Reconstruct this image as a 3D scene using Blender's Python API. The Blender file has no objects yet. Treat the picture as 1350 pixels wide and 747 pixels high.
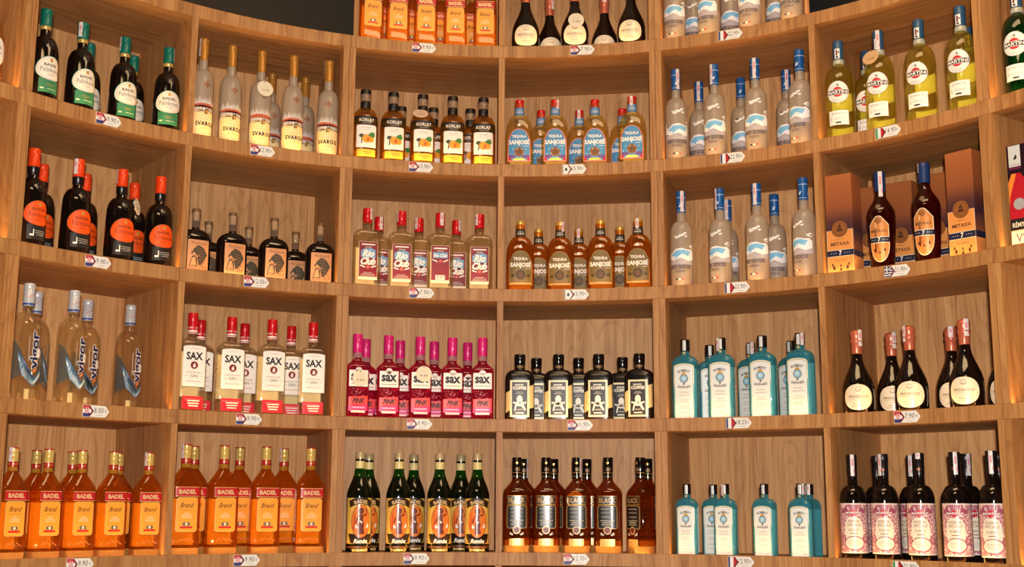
import bpy, bmesh, math, random
from mathutils import Matrix, Vector
random.seed(7)
SC = bpy.context.scene
COL = SC.collection
rad = math.radians

# ------------------------------------------------------------------ camera
EYE = 1.65                      # eye height, metres
CAMY = -2.5374
cam_d = bpy.data.cameras.new('camera'); cam = bpy.data.objects.new('camera', cam_d); COL.objects.link(cam)
cam_d.sensor_width = 36.0; cam_d.lens = 36.0 * 1643.69 / 1350.0
cam_d.clip_start = 0.05; cam_d.clip_end = 60
def cam_matrix(pitch, yaw, roll, loc):
    cy, sy, cp, sp, cr, sr = math.cos(yaw), math.sin(yaw), math.cos(pitch), math.sin(pitch), math.cos(roll), math.sin(roll)
    fh = Vector((-sy, cy, 0)); xr = Vector((cy, sy, 0)); Z = Vector((0, 0, 1))
    fw = cp * fh + sp * Z; up = -sp * fh + cp * Z
    r = cr * xr + sr * up; u = -sr * xr + cr * up
    M = Matrix((r, u, -fw)).transposed().to_4x4(); M.translation = loc
    return M
cam.matrix_world = cam_matrix(0.177048, 0.000868, 0.005182, Vector((0, CAMY, EYE)))
SC.camera = cam

# ------------------------------------------------------------------ light
w = bpy.data.worlds.new('world'); SC.world = w; w.use_nodes = True
w.node_tree.nodes['Background'].inputs[0].default_value = (1.0, 0.86, 0.7, 1); w.node_tree.nodes['Background'].inputs[1].default_value = 0.05
def light(name, typ, loc, energy, color, size, target=None, **kw):
    d = bpy.data.lights.new(name, typ); d.energy = energy; d.color = color
    if typ == 'AREA':
        d.shape = 'RECTANGLE'; d.size, d.size_y = size
    else:
        d.shadow_soft_size = size
    for k, v in kw.items(): setattr(d, k, v)
    o = bpy.data.objects.new(name, d); COL.objects.link(o); o.location = loc
    if target is not None:
        o.rotation_euler = (Vector(target) - Vector(loc)).to_track_quat('-Z', 'Y').to_euler()
    return o
# the photographer's flash, just above and behind the lens
light('camera_flash', 'SPOT', (0.02, CAMY - 0.16, EYE + 0.13), 540, (1.0, 0.94, 0.87), 0.035, (0.0, 1.5, EYE + 0.45), spot_size=rad(110), spot_blend=0.6)
# warm shop ceiling panels
light('ceiling_panel_near', 'AREA', (-0.6, -2.2, 4.22), 50, (1.0, 0.66, 0.34), (1.6, 0.8))
light('ceiling_panel_far', 'AREA', (0.6, -0.2, 4.22), 40, (1.0, 0.66, 0.34), (1.6, 0.8))
SC.view_settings.view_transform = 'Standard'; SC.view_settings.look = 'None'
SC.view_settings.exposure = 0.0; SC.view_settings.gamma = 1.0; SC.view_settings.use_curve_mapping = False
LED_POWER = 42.0

# ------------------------------------------------------------------ materials
def lin(c):
    return tuple(((x / 255) / 12.92 if x / 255 <= 0.04045 else ((x / 255 + 0.055) / 1.055) ** 2.4) for x in c)
MATS = {}
def P(name, rgb, rough=0.5, metal=0.0, spec=0.5, coat=0.0):
    if name in MATS: return MATS[name]
    m = bpy.data.materials.new(name); m.use_nodes = True
    b = m.node_tree.nodes['Principled BSDF']
    b.inputs['Base Color'].default_value = (*lin(rgb), 1); b.inputs['Roughness'].default_value = rough
    b.inputs['Metallic'].default_value = metal * 0.4; b.inputs['Specular IOR Level'].default_value = spec
    b.inputs['Coat Weight'].default_value = coat; b.inputs['Coat Roughness'].default_value = 0.17
    MATS[name] = m
    return m
def nn(nt, t, **kw):
    n = nt.nodes.new(t)
    for k, v in kw.items(): setattr(n, k, v)
    return n
def mixer(nt, fac, a, b):
    n = nn(nt, 'ShaderNodeMixShader'); L = nt.links.new
    if isinstance(fac, float): n.inputs[0].default_value = fac
    else: L(fac, n.inputs[0])
    L(a, n.inputs[1]); L(b, n.inputs[2])
    return n.outputs[0]
def thin_glass(name, tint, body=None, diff=0.0, trans=0.0, rough=0.03, ior=1.5, refr=0.0):
    """bottle glass: tinted clear shell, a share of cloudy (diffuse / translucent) liquid, Fresnel gloss on the outside"""
    if name in MATS: return MATS[name]
    m = bpy.data.materials.new(name); m.use_nodes = True; nt = m.node_tree; nt.nodes.clear(); L = nt.links.new
    out = nn(nt, 'ShaderNodeOutputMaterial')
    t = nn(nt, 'ShaderNodeBsdfTransparent'); t.inputs[0].default_value = (*lin(tint), 1)
    sh = t.outputs[0]
    bc = (*lin(body or tint), 1)
    if refr > 0:
        r = nn(nt, 'ShaderNodeBsdfRefraction'); r.inputs['Color'].default_value = (*lin(tint), 1); r.inputs['IOR'].default_value = 1.3; r.inputs['Roughness'].default_value = 0.0
        sh = mixer(nt, refr, sh, r.outputs[0])
    if trans > 0:
        r = nn(nt, 'ShaderNodeBsdfTranslucent'); r.inputs[0].default_value = bc
        sh = mixer(nt, trans, sh, r.outputs[0])
    if diff > 0:
        r = nn(nt, 'ShaderNodeBsdfDiffuse'); r.inputs[0].default_value = bc
        sh = mixer(nt, diff, sh, r.outputs[0])
    g = nn(nt, 'ShaderNodeBsdfGlossy'); g.inputs['Roughness'].default_value = rough; g.inputs['Color'].default_value = (1, 1, 1, 1)
    fr = nn(nt, 'ShaderNodeFresnel'); fr.inputs[0].default_value = ior
    ge = nn(nt, 'ShaderNodeNewGeometry')
    su = nn(nt, 'ShaderNodeMath', operation='SUBTRACT'); su.inputs[0].default_value = 1.0; L(ge.outputs['Backfacing'], su.inputs[1])
    mu = nn(nt, 'ShaderNodeMath', operation='MULTIPLY'); L(fr.outputs[0], mu.inputs[0]); L(su.outputs[0], mu.inputs[1])
    sh = mixer(nt, mu.outputs[0], sh, g.outputs[0])
    L(sh, out.inputs[0]); MATS[name] = m
    return m

def wood(name, c_dark, c_mid, c_light, rough=0.56, cathedral=1.0):
    m = bpy.data.materials.new(name); m.use_nodes = True; nt = m.node_tree; L = nt.links.new
    b = nt.nodes['Principled BSDF']; b.inputs['Roughness'].default_value = rough; b.inputs['Specular IOR Level'].default_value = 0.5
    uv = nn(nt, 'ShaderNodeUVMap'); oi = nn(nt, 'ShaderNodeObjectInfo')
    off = nn(nt, 'ShaderNodeVectorMath', operation='SCALE'); off.inputs[0].default_value = (13.1, 37.7, 5.3); L(oi.outputs['Random'], off.inputs['Scale'])
    ad = nn(nt, 'ShaderNodeVectorMath', operation='ADD'); L(uv.outputs[0], ad.inputs[0]); L(off.outputs[0], ad.inputs[1])
    # cathedral figure: contour lines of a noise stretched along the grain
    mp = nn(nt, 'ShaderNodeMapping'); mp.inputs['Scale'].default_value = (5.0, 0.8, 1); L(ad.outputs[0], mp.inputs[0])
    n1 = nn(nt, 'ShaderNodeTexNoise'); n1.inputs['Scale'].default_value = 1.6; n1.inputs['Detail'].default_value = 1.2; n1.inputs['Roughness'].default_value = 0.4; L(mp.outputs[0], n1.inputs['Vector'])
    ml = nn(nt, 'ShaderNodeMath', operation='MULTIPLY'); ml.inputs[1].default_value = 17.0; L(n1.outputs[0], ml.inputs[0])
    fr = nn(nt, 'ShaderNodeMath', operation='FRACT'); L(ml.outputs[0], fr.inputs[0])
    ln = nn(nt, 'ShaderNodeMapRange', interpolation_type='SMOOTHSTEP'); ln.inputs['From Min'].default_value = 0.45; ln.inputs['From Max'].default_value = 1.0; L(fr.outputs[0], ln.inputs[0])
    # fine fibre and broader streaks
    mp2 = nn(nt, 'ShaderNodeMapping'); mp2.inputs['Scale'].default_value = (300.0, 6.0, 1); L(ad.outputs[0], mp2.inputs[0])
    n2 = nn(nt, 'ShaderNodeTexNoise'); n2.inputs['Scale'].default_value = 1.0; n2.inputs['Detail'].default_value = 2.0; L(mp2.outputs[0], n2.inputs['Vector'])
    mp3 = nn(nt, 'ShaderNodeMapping'); mp3.inputs['Scale'].default_value = (45.0, 1.0, 1); L(ad.outputs[0], mp3.inputs[0])
    n3 = nn(nt, 'ShaderNodeTexNoise'); n3.inputs['Scale'].default_value = 1.0; n3.inputs['Detail'].default_value = 2.0; L(mp3.outputs[0], n3.inputs['Vector'])
    av = nn(nt, 'ShaderNodeMath', operation='ADD'); L(n2.outputs[0], av.inputs[0]); L(n3.outputs[0], av.inputs[1])
    lm = nn(nt, 'ShaderNodeMath', operation='MULTIPLY_ADD'); L(ln.outputs[0], lm.inputs[0]); lm.inputs[1].default_value = -0.17 * cathedral; L(av.outputs[0], lm.inputs[2])
    mr = nn(nt, 'ShaderNodeMapRange'); mr.inputs['From Min'].default_value = 0.62; mr.inputs['From Max'].default_value = 1.28; L(lm.outputs[0], mr.inputs[0])
    cr = nn(nt, 'ShaderNodeValToRGB'); L(mr.outputs[0], cr.inputs[0])
    e = cr.color_ramp.elements; e[0].position = 0.0; e[0].color = (*lin(c_dark), 1); e[1].position = 1.0; e[1].color = (*lin(c_light), 1)
    x = e.new(0.5); x.color = (*lin(c_mid), 1)
    hsv = nn(nt, 'ShaderNodeHueSaturation'); L(cr.outputs[0], hsv.inputs['Color'])
    v = nn(nt, 'ShaderNodeMath', operation='MULTIPLY_ADD'); L(oi.outputs['Random'], v.inputs[0]); v.inputs[1].default_value = 0.10; v.inputs[2].default_value = 0.95
    L(v.outputs[0], hsv.inputs['Value']); L(hsv.outputs[0], b.inputs['Base Color'])
    bp = nn(nt, 'ShaderNodeBump'); bp.inputs['Strength'].default_value = 0.08; bp.inputs['Distance'].default_value = 0.001; L(n2.outputs[0], bp.inputs['Height']); L(bp.outputs[0], b.inputs['Normal'])
    MATS[name] = m
    return m
OAK = wood('oak_veneer', (142, 92, 48), (170, 118, 66), (188, 138, 83))
OAKB = wood('oak_back_panel', (172, 118, 70), (199, 146, 92), (216, 166, 112), cathedral=1.0)

def emission(name, rgb, power):
    m = bpy.data.materials.new(name); m.use_nodes = True; nt = m.node_tree; nt.nodes.clear()
    o = nn(nt, 'ShaderNodeOutputMaterial'); e = nn(nt, 'ShaderNodeEmission'); e.inputs[0].default_value = (*rgb, 1); e.inputs[1].default_value = power
    nt.links.new(e.outputs[0], o.inputs[0]); return m
LED = emission('led_glow', (1.0, 0.55, 0.16), LED_POWER)

# ------------------------------------------------------------------ mesh helpers
def mk(name, verts, faces, mats, uvs=None, smooth=False, sharp=40, midx=None):
    me = bpy.data.meshes.new(name); me.from_pydata(verts, [], faces)
    for m in (mats if isinstance(mats, (list, tuple)) else [mats]): me.materials.append(m)
    if uvs:
        uvl = me.uv_layers.new(name='UVMap')
        for p in me.polygons:
            for li, vi in zip(p.loop_indices, p.vertices): uvl.data[li].uv = uvs[p.index](vi) if callable(uvs[p.index]) else uvs[p.index][p.vertices[:].index(vi)]
    if midx:
        for p, k in zip(me.polygons, midx): p.material_index = k
    if smooth:
        me.polygons.foreach_set('use_smooth', [True] * len(me.polygons))
        if sharp: me.set_sharp_from_angle(angle=rad(sharp))
    me.update()
    return me
def ob(name, me, parent=None):
    o = bpy.data.objects.new(name, me); COL.objects.link(o)
    if parent is not None: o.parent = parent
    return o
def thing(name, label, cat, loc=(0, 0, 0), rz=0.0, group=None):
    o = bpy.data.objects.new(name, None); COL.objects.link(o); o.empty_display_size = 0.05
    o.location = loc; o.rotation_euler = (0, 0, rz); o['label'] = label; o['category'] = cat
    if group: o['group'] = group
    return o
def hexa(name, c, mats, uvf):
    """8 corners: c[0..3] bottom loop, c[4..7] top loop; uvf(face_index, point) -> (u, v) with v along the grain"""
    F = [(3, 2, 1, 0), (4, 5, 6, 7), (0, 1, 5, 4), (1, 2, 6, 5), (2, 3, 7, 6), (3, 0, 4, 7)]
    uvs = [[uvf(k, c[i]) for i in f] for k, f in enumerate(F)]
    return mk(name, c, F, mats, uvs)

# ------------------------------------------------------------------ shelving geometry
R = 1.67328                                # radius of the curved front
DEP = 0.45                                 # depth of the bays
TS, TD = 0.04353, 0.0207                   # shelf front height, upright panel thickness
LIP = 0.008                                # the front edge stands this much above the board
ZB = [1.56648, 1.13249, 0.69096, 0.24696, -0.19161, -0.63, -1.07, -1.51]
ZB = [z + EYE for z in ZB]
DIV = [-76.3, -57.284, -38.373, -19.882, -1.485, 17.049, 35.752, 55.141, 74.6]
def pol(th, r, z=0.0, lat=0.0):
    t = rad(th); return (r * math.sin(t) + lat * math.cos(t), r * math.cos(t) - lat * math.sin(t), z)
BOT = [z + TS - LIP for z in ZB]           # where bottles stand

unit = thing('curved_shelving', 'curved oak shelving wall with open square bays full of bottles', 'shelving', (0, 0, 0))

def shelf(k, d0, d1):
    """one board from divider d0 to d1: board with curved front edge strip and lit strips behind the edge"""
    zb, zt = ZB[k], ZB[k] + TS - LIP
    inner, outer = [], []
    NS = 10
    for b in range(d0, d1):
        a0, a1 = DIV[b], DIV[b + 1]
        p0, p1 = Vector(pol(a0, R + DEP + .012)), Vector(pol(a1, R + DEP + .012))
        for i in range(NS + (1 if b == d1 - 1 else 0)):
            t = i / NS; inner.append((a0 + (a1 - a0) * t)); outer.append(p0.lerp(p1, t))
    n = len(inner); V = []; F = []; U = []
    r0 = R + 0.0195
    for i in range(n):
        a = inner[i]; pi = pol(a, r0); po = outer[i]
        V += [(pi[0], pi[1], zb), (po.x, po.y, zb), (po.x, po.y, zt), (pi[0], pi[1], zt)]
    s = lambda i: rad(inner[i]) * R
    for i in range(n - 1):
        q, p = 4 * i, 4 * i + 4
        F.append((q, q + 1, p + 1, p)); U.append([(0, s(i)), (DEP, s(i)), (DEP, s(i + 1)), (0, s(i + 1))])
        F.append((q + 3, p + 3, p + 2, q + 2)); U.append([(0, s(i)), (0, s(i + 1)), (DEP, s(i + 1)), (DEP, s(i))])
        F.append((q + 1, q + 2, p + 2, p + 1)); U.append([(0, 0)] * 4)
        F.append((q, p, p + 3, q + 3)); U.append([(0, 0)] * 4)
    F.append((0, 3, 2, 1)); U.append([(0, 0)] * 4); e = 4 * (n - 1); F.append((e, e + 1, e + 2, e + 3)); U.append([(0, 0)] * 4)
    bd = ob('shelf_board', mk('shelf_board', V, F, OAK, U), unit)
    # front edge strip with slightly rounded arrises
    V = []; F = []; U = []; c = 0.0018; T = 0.0062
    sec = [(T, 0), (c, 0), (0, c), (0, TS - c), (c, TS), (T, TS)]
    m = len(sec); dl = [0]
    for j in range(1, m): dl.append(dl[-1] + math.dist(sec[j], sec[j - 1]))
    for i in range(n):
        for (dr, dz) in sec:
            p = pol(inner[i], R + dr); V.append((p[0], p[1], zb + dz))
    for i in range(n - 1):
        for j in range(m):
            j2 = (j + 1) % m; q = i * m
            F.append((q + j, q + m + j, q + m + j2, q + j2)); a, b2 = dl[j], dl[j2] if j2 else 0
            U.append([(s(i), a), (s(i + 1), a), (s(i + 1), b2), (s(i), b2)])
    F.append(tuple(range(m))); U.append([(0, 0)] * m); F.append(tuple(reversed(range((n - 1) * m, n * m)))); U.append([(0, 0)] * m)
    ob('front_edge', mk('front_edge', V, F, OAK, U), bd)
    # channel floor under the light strip closes board to edge strip
    V = []; F = []
    for i in range(n):
        for r_, z_ in ((R + T, zb), (R + .0195, zb), (R + .0195, zb + .02), (R + T, zb + .02)):
            p = pol(inner[i], r_); V.append((p[0], p[1], z_))
    for i in range(n - 1):
        for j in range(4):
            q = 4 * i; F.append((q + j, q + (j + 1) % 4, q + 4 + (j + 1) % 4, q + 4 + j))
    ob('light_channel', mk('light_channel', V, F, OAK, [[(0, 0)] * 4] * len(F)), bd)
    if k <= 4:
        for b in range(d0, d1):
            wl = (TD + .0005 if b % 2 else TD / 2); wr = (TD + .0005 if (b + 1) % 2 else TD / 2)
            a0 = DIV[b] + math.degrees(wl / R) ; a1 = DIV[b + 1] - math.degrees(wr / R)
            if k == 0 and not (3 <= b <= 5): continue
            V = []; F = []
            for i in range(9):
                a = a0 + (a1 - a0) * i / 8
                for r_, z_ in ((R + .0075, zb + .0215), (R + .018, zb + .0215), (R + .018, zb + .026), (R + .0075, zb + .026)):
                    p = pol(a, r_); V.append((p[0], p[1], z_))
            for i in range(8):
                for j in range(4):
                    q = 4 * i; F.append((q + j, q + (j + 1) % 4, q + 4 + (j + 1) % 4, q + 4 + j))
            F += [(3, 2, 1, 0), (32, 33, 34, 35)]
            ob('led_strip', mk('led_strip', V, F, LED), bd)
for k in range(8):
    shelf(k, 0, 4); shelf(k, 4, 8)

def upright(th, l0, l1, z0, z1, r0=R + 0.0003, r1=R + DEP + 0.002):
    c = [pol(th, r0, z0, l0), pol(th, r0, z0, l1), pol(th, r1, z0, l1), pol(th, r1, z0, l0),
         pol(th, r0, z1, l0), pol(th, r0, z1, l1), pol(th, r1, z1, l1), pol(th, r1, z1, l0)]
    t = rad(th); e = (math.sin(t), math.cos(t)); g = (math.cos(t), -math.sin(t))
    def uvf(k, p):
        rr = p[0] * e[0] + p[1] * e[1]; ll = p[0] * g[0] + p[1] * g[1]
        return (rr, p[2]) if k in (3, 5) else (ll, p[2])
    ob('upright_panel', hexa('upright_panel', c, OAK, uvf), unit)
def panels(di):
    return [(-TD - .0006, -.0006), (.0006, TD + .0006)] if di % 2 else [(-TD / 2, TD / 2)]
for row in range(1, 8):
    z0, z1 = ZB[row] + TS - LIP, ZB[row - 1]
    for di in range(9):
        for (l0, l1) in panels(di): upright(DIV[di], l0, l1, ZB[row] + TS, z1)
TOPZ = ZB[0] + 0.44
for di, pl in ((4, panels(4)), (5, panels(5))):
    for (l0, l1) in pl: upright(DIV[di], l0, l1, ZB[0] + TS, TOPZ, r0=R + (0.004 if di == 3 else 0.0003))
def end_panel(th, r0, dirdeg, side):
    """outer end of the raised cabinets, running back along its own direction; returns its back corner"""
    p = Vector(pol(th, r0)); t = rad(dirdeg); e = Vector((math.sin(t), math.cos(t), 0)); g = Vector((math.cos(t), -math.sin(t), 0)); L_ = DEP * .9
    q = [p, p + g * TD * .7, p + g * TD * .7 + e * L_, p + e * L_]
    c = [(v.x, v.y, ZB[0] + TS) for v in q] + [(v.x, v.y, TOPZ) for v in q]
    ob('upright_panel', hexa('upright_panel', c, OAK, lambda k, v: ((v[0] * e.x + v[1] * e.y) if k in (3, 5) else (v[0] * g.x + v[1] * g.y), v[2])), unit)
    return q[2] if side < 0 else q[3]
EL = end_panel(-19.5, R + .004, -7.9, -1); ER = end_panel(34.45, R + .05, 14.2, 1)

def back(b, z0, z1, a1=None):
    p0, p1 = Vector(pol(DIV[b], R + DEP)), Vector(pol(DIV[b + 1], R + DEP))
    if a1 is not None: p0, p1 = a1
    d = (p1 - p0).normalized(); nrm = Vector((-d.y, d.x, 0))
    if nrm.dot(p0) < 0: nrm = -nrm
    q0, q1 = p0 + nrm * .01, p1 + nrm * .01
    c = [(p0.x, p0.y, z0), (p1.x, p1.y, z0), (q1.x, q1.y, z0), (q0.x, q0.y, z0), (p0.x, p0.y, z1), (p1.x, p1.y, z1), (q1.x, q1.y, z1), (q0.x, q0.y, z1)]
    uvf = lambda k, p: ((Vector((p[0], p[1], 0)) - p0).dot(d), p[2])
    ob('back_panel', hexa('back_panel', c, OAKB, uvf), unit)
for row in range(1, 8):
    for b in range(8): back(b, ZB[row] + TS - LIP, ZB[row - 1])
back(3, ZB[0] + TS - LIP, TOPZ, (EL, Vector(pol(DIV[4], R + DEP)))); back(4, ZB[0] + TS - LIP, TOPZ); back(5, ZB[0] + TS - LIP, TOPZ, (Vector(pol(DIV[5], R + DEP)), ER))
# lid of the raised middle cabinets
def lid(b, a1):
    c = []
    for z in (TOPZ, TOPZ + TS):
        for i in range(7):
            c.append(pol(DIV[b] + (a1 - DIV[b]) * i / 6, R, z))
        c += [pol(a1, R + DEP, z), pol(DIV[b], R + DEP, z)]
    n = 9; F = [tuple(reversed(range(n))), tuple(range(n, 2 * n))] + [(i, (i + 1) % n, n + (i + 1) % n, n + i) for i in range(n)]
    ob('top_board', mk('top_board', c, F, OAK, [[(0, c[i][0]) for i in f] for f in F]), unit)
lid(3, DIV[4]); lid(4, DIV[5]); lid(5, 34.9)

# ------------------------------------------------------------------ the room
def struct(name, verts, faces, mat):
    o = ob(name, mk(name, verts, faces, mat)); o['kind'] = 'structure'; return o
def slab(name, lo, hi, mat):
    (x0, y0, z0), (x1, y1, z1) = lo, hi
    V = [(x0, y0, z0), (x1, y0, z0), (x1, y1, z0), (x0, y1, z0), (x0, y0, z1), (x1, y0, z1), (x1, y1, z1), (x0, y1, z1)]
    return struct(name, V, [(3, 2, 1, 0), (4, 5, 6, 7), (0, 1, 5, 4), (1, 2, 6, 5), (2, 3, 7, 6), (3, 0, 4, 7)], mat)
m_wall = P('painted_wall', (150, 132, 108), 0.8); m_dark = P('dark_olive_wall', (54, 44, 30), 0.85); m_black = P('black_wall', (14, 12, 11), 0.9)
m_floor = P('stone_floor', (120, 104, 86), 0.5); m_ceil = P('ceiling_paint', (170, 158, 140), 0.9)
slab('floor', (-4, -6.6, -0.1), (4, 3.0, 0.0), m_floor)
slab('ceiling', (-4, -6.6, 4.3), (4, 3.0, 4.4), m_ceil)
slab('wall_left', (-4.1, -6.6, 0), (-4, 3.0, 4.3), m_wall)
slab('wall_right', (4, -6.6, 0), (4.1, 3.0, 4.3), m_wall)
slab('wall_front', (-4, -6.7, 0), (4, -6.6, 4.3), m_wall)
def curved_wall(name, a0, a1, mat):
    V = []; n = 12
    for i in range(n + 1):
        a = a0 + (a1 - a0) * i / n
        for r_ in (R + .52, R + .6):
            for z in (0, 4.3): V.append(pol(a, r_, z))
    F = []
    for i in range(n):
        q = 4 * i; F += [(q, q + 1, q + 5, q + 4), (q + 2, q + 6, q + 7, q + 3), (q + 1, q + 3, q + 7, q + 5), (q, q + 4, q + 6, q + 2)]
    F += [(0, 2, 3, 1), (4 * n, 4 * n + 1, 4 * n + 3, 4 * n + 2)]
    return struct(name, V, F, mat)
curved_wall('wall_back_left', -100, 5, m_dark)
curved_wall('wall_back_right', 5, 100, m_black)  # right half of the back wall is near black

# ------------------------------------------------------------------ lathe / label tool kit (bottle units: millimetres)
def dome(z0, r0, z1, r1, n=7):
    return [(z0 + (z1 - z0) * math.sin(i / n * math.pi / 2), r1 + (r0 - r1) * math.cos(i / n * math.pi / 2)) for i in range(n + 1)]
def ess(z0, r0, z1, r1, n=8):
    o = []
    for i in range(n + 1):
        t = i / n; s_ = t * t * (3 - 2 * t); o.append((z0 + (z1 - z0) * t, r0 + (r1 - r0) * s_))
    return o
class Body:
    """rows: (z, a, b, n): half width, half depth and squareness of each cross-section"""
    def __init__(s, rows, seg=40):
        s.rows = [(r + (r[1], 2.0))[:4] if len(r) == 2 else r for r in rows]; s.seg = seg
    def at(s, z):
        R_ = s.rows
        if z <= R_[0][0]: return R_[0][1:]
        for p, q in zip(R_, R_[1:]):
            if p[0] <= z <= q[0]:
                t = (z - p[0]) / max(1e-6, q[0] - p[0]); return tuple(p[i] + (q[i] - p[i]) * t for i in (1, 2, 3))
        return R_[-1][1:]
    def surf(s, u, v, off, back=False):
        a, b, n = s.at(v)
        if n < 2.2 and abs(a - b) < 0.5:
            f = u / max(a, 1); x, y = (a + off) * math.sin(f), -(a + off) * math.cos(f)
        else:
            uu = max(-.985 * a, min(.985 * a, u)); x = uu * (1 + off / a * .0); y = -(b * (1 - abs(uu / a) ** n) ** (1 / n) + off)
        return (-x, -y, v) if back else (x, y, v)
    def mesh(s, name, mat, z0=None, z1=None, grow=0.0, sharp=38):
        rows = s.rows
        if z0 is not None:
            rows = [(z0, *s.at(z0))] + [r for r in rows if z0 < r[0] < z1] + [(z1, *s.at(z1))]
        V = []; F = []; N = s.seg
        for (z, a, b, n) in rows:
            for i in range(N):
                t = 2 * math.pi * (i + .5) / N; c, sn = math.cos(t), math.sin(t)
                V.append(((a + grow) * math.copysign(abs(c) ** (2 / n), c) * .001, (b + grow) * math.copysign(abs(sn) ** (2 / n), sn) * .001, z * .001))
        for j in range(len(rows) - 1):
            for i in range(N):
                k = (i + 1) % N; F.append((j * N + i, j * N + k, j * N + N + k, j * N + N + i))
        F.append(tuple(reversed(range(N)))); F.append(tuple(range((len(rows) - 1) * N, len(rows) * N)))
        return mk(name, V, F, mat, smooth=True, sharp=sharp)
def rbody(half_w, half_d, n, rows_bottom_to_top):
    """rows: (z, k, round) k scales the body section, round 0..1 goes to a circle of radius k*half_w"""
    return Body([(z, a, b, n_) for (z, a, b, n_) in rows_bottom_to_top], 48)
def lathe(name, prof, mat, seg=28, sharp=38):
    return Body([(z, r) for z, r in prof], seg).mesh(name, mat, sharp=sharp)

TXT = {}
def glyphs(s, bold=0.0, shear=0.0, space=1.0):
    key = (s, bold, shear, space)
    if key not in TXT:
        c = bpy.data.curves.new('t', 'FONT'); c.body = s; c.size = 1.0; c.align_x = 'CENTER'; c.align_y = 'CENTER'; c.resolution_u = 2
        c.offset = bold; c.shear = shear; c.space_character = space; c.fill_mode = 'FRONT'
        o = bpy.data.objects.new('t', c); me = o.to_mesh()
        vs = [tuple(v.co[:2]) for v in me.vertices]; fs = [tuple(p.vertices) for p in me.polygons]
        o.to_mesh_clear(); bpy.data.objects.remove(o); bpy.data.curves.remove(c)
        if vs:
            y0, y1 = min(v[1] for v in vs), max(v[1] for v in vs); x0, x1 = min(v[0] for v in vs), max(v[0] for v in vs)
            vs = [(v[0] - (x0 + x1) / 2, v[1] - (y0 + y1) / 2) for v in vs]
            TXT[key] = (vs, fs, x1 - x0, y1 - y0)
        else: TXT[key] = ([], [], 1, 1)
    return TXT[key]
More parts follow.
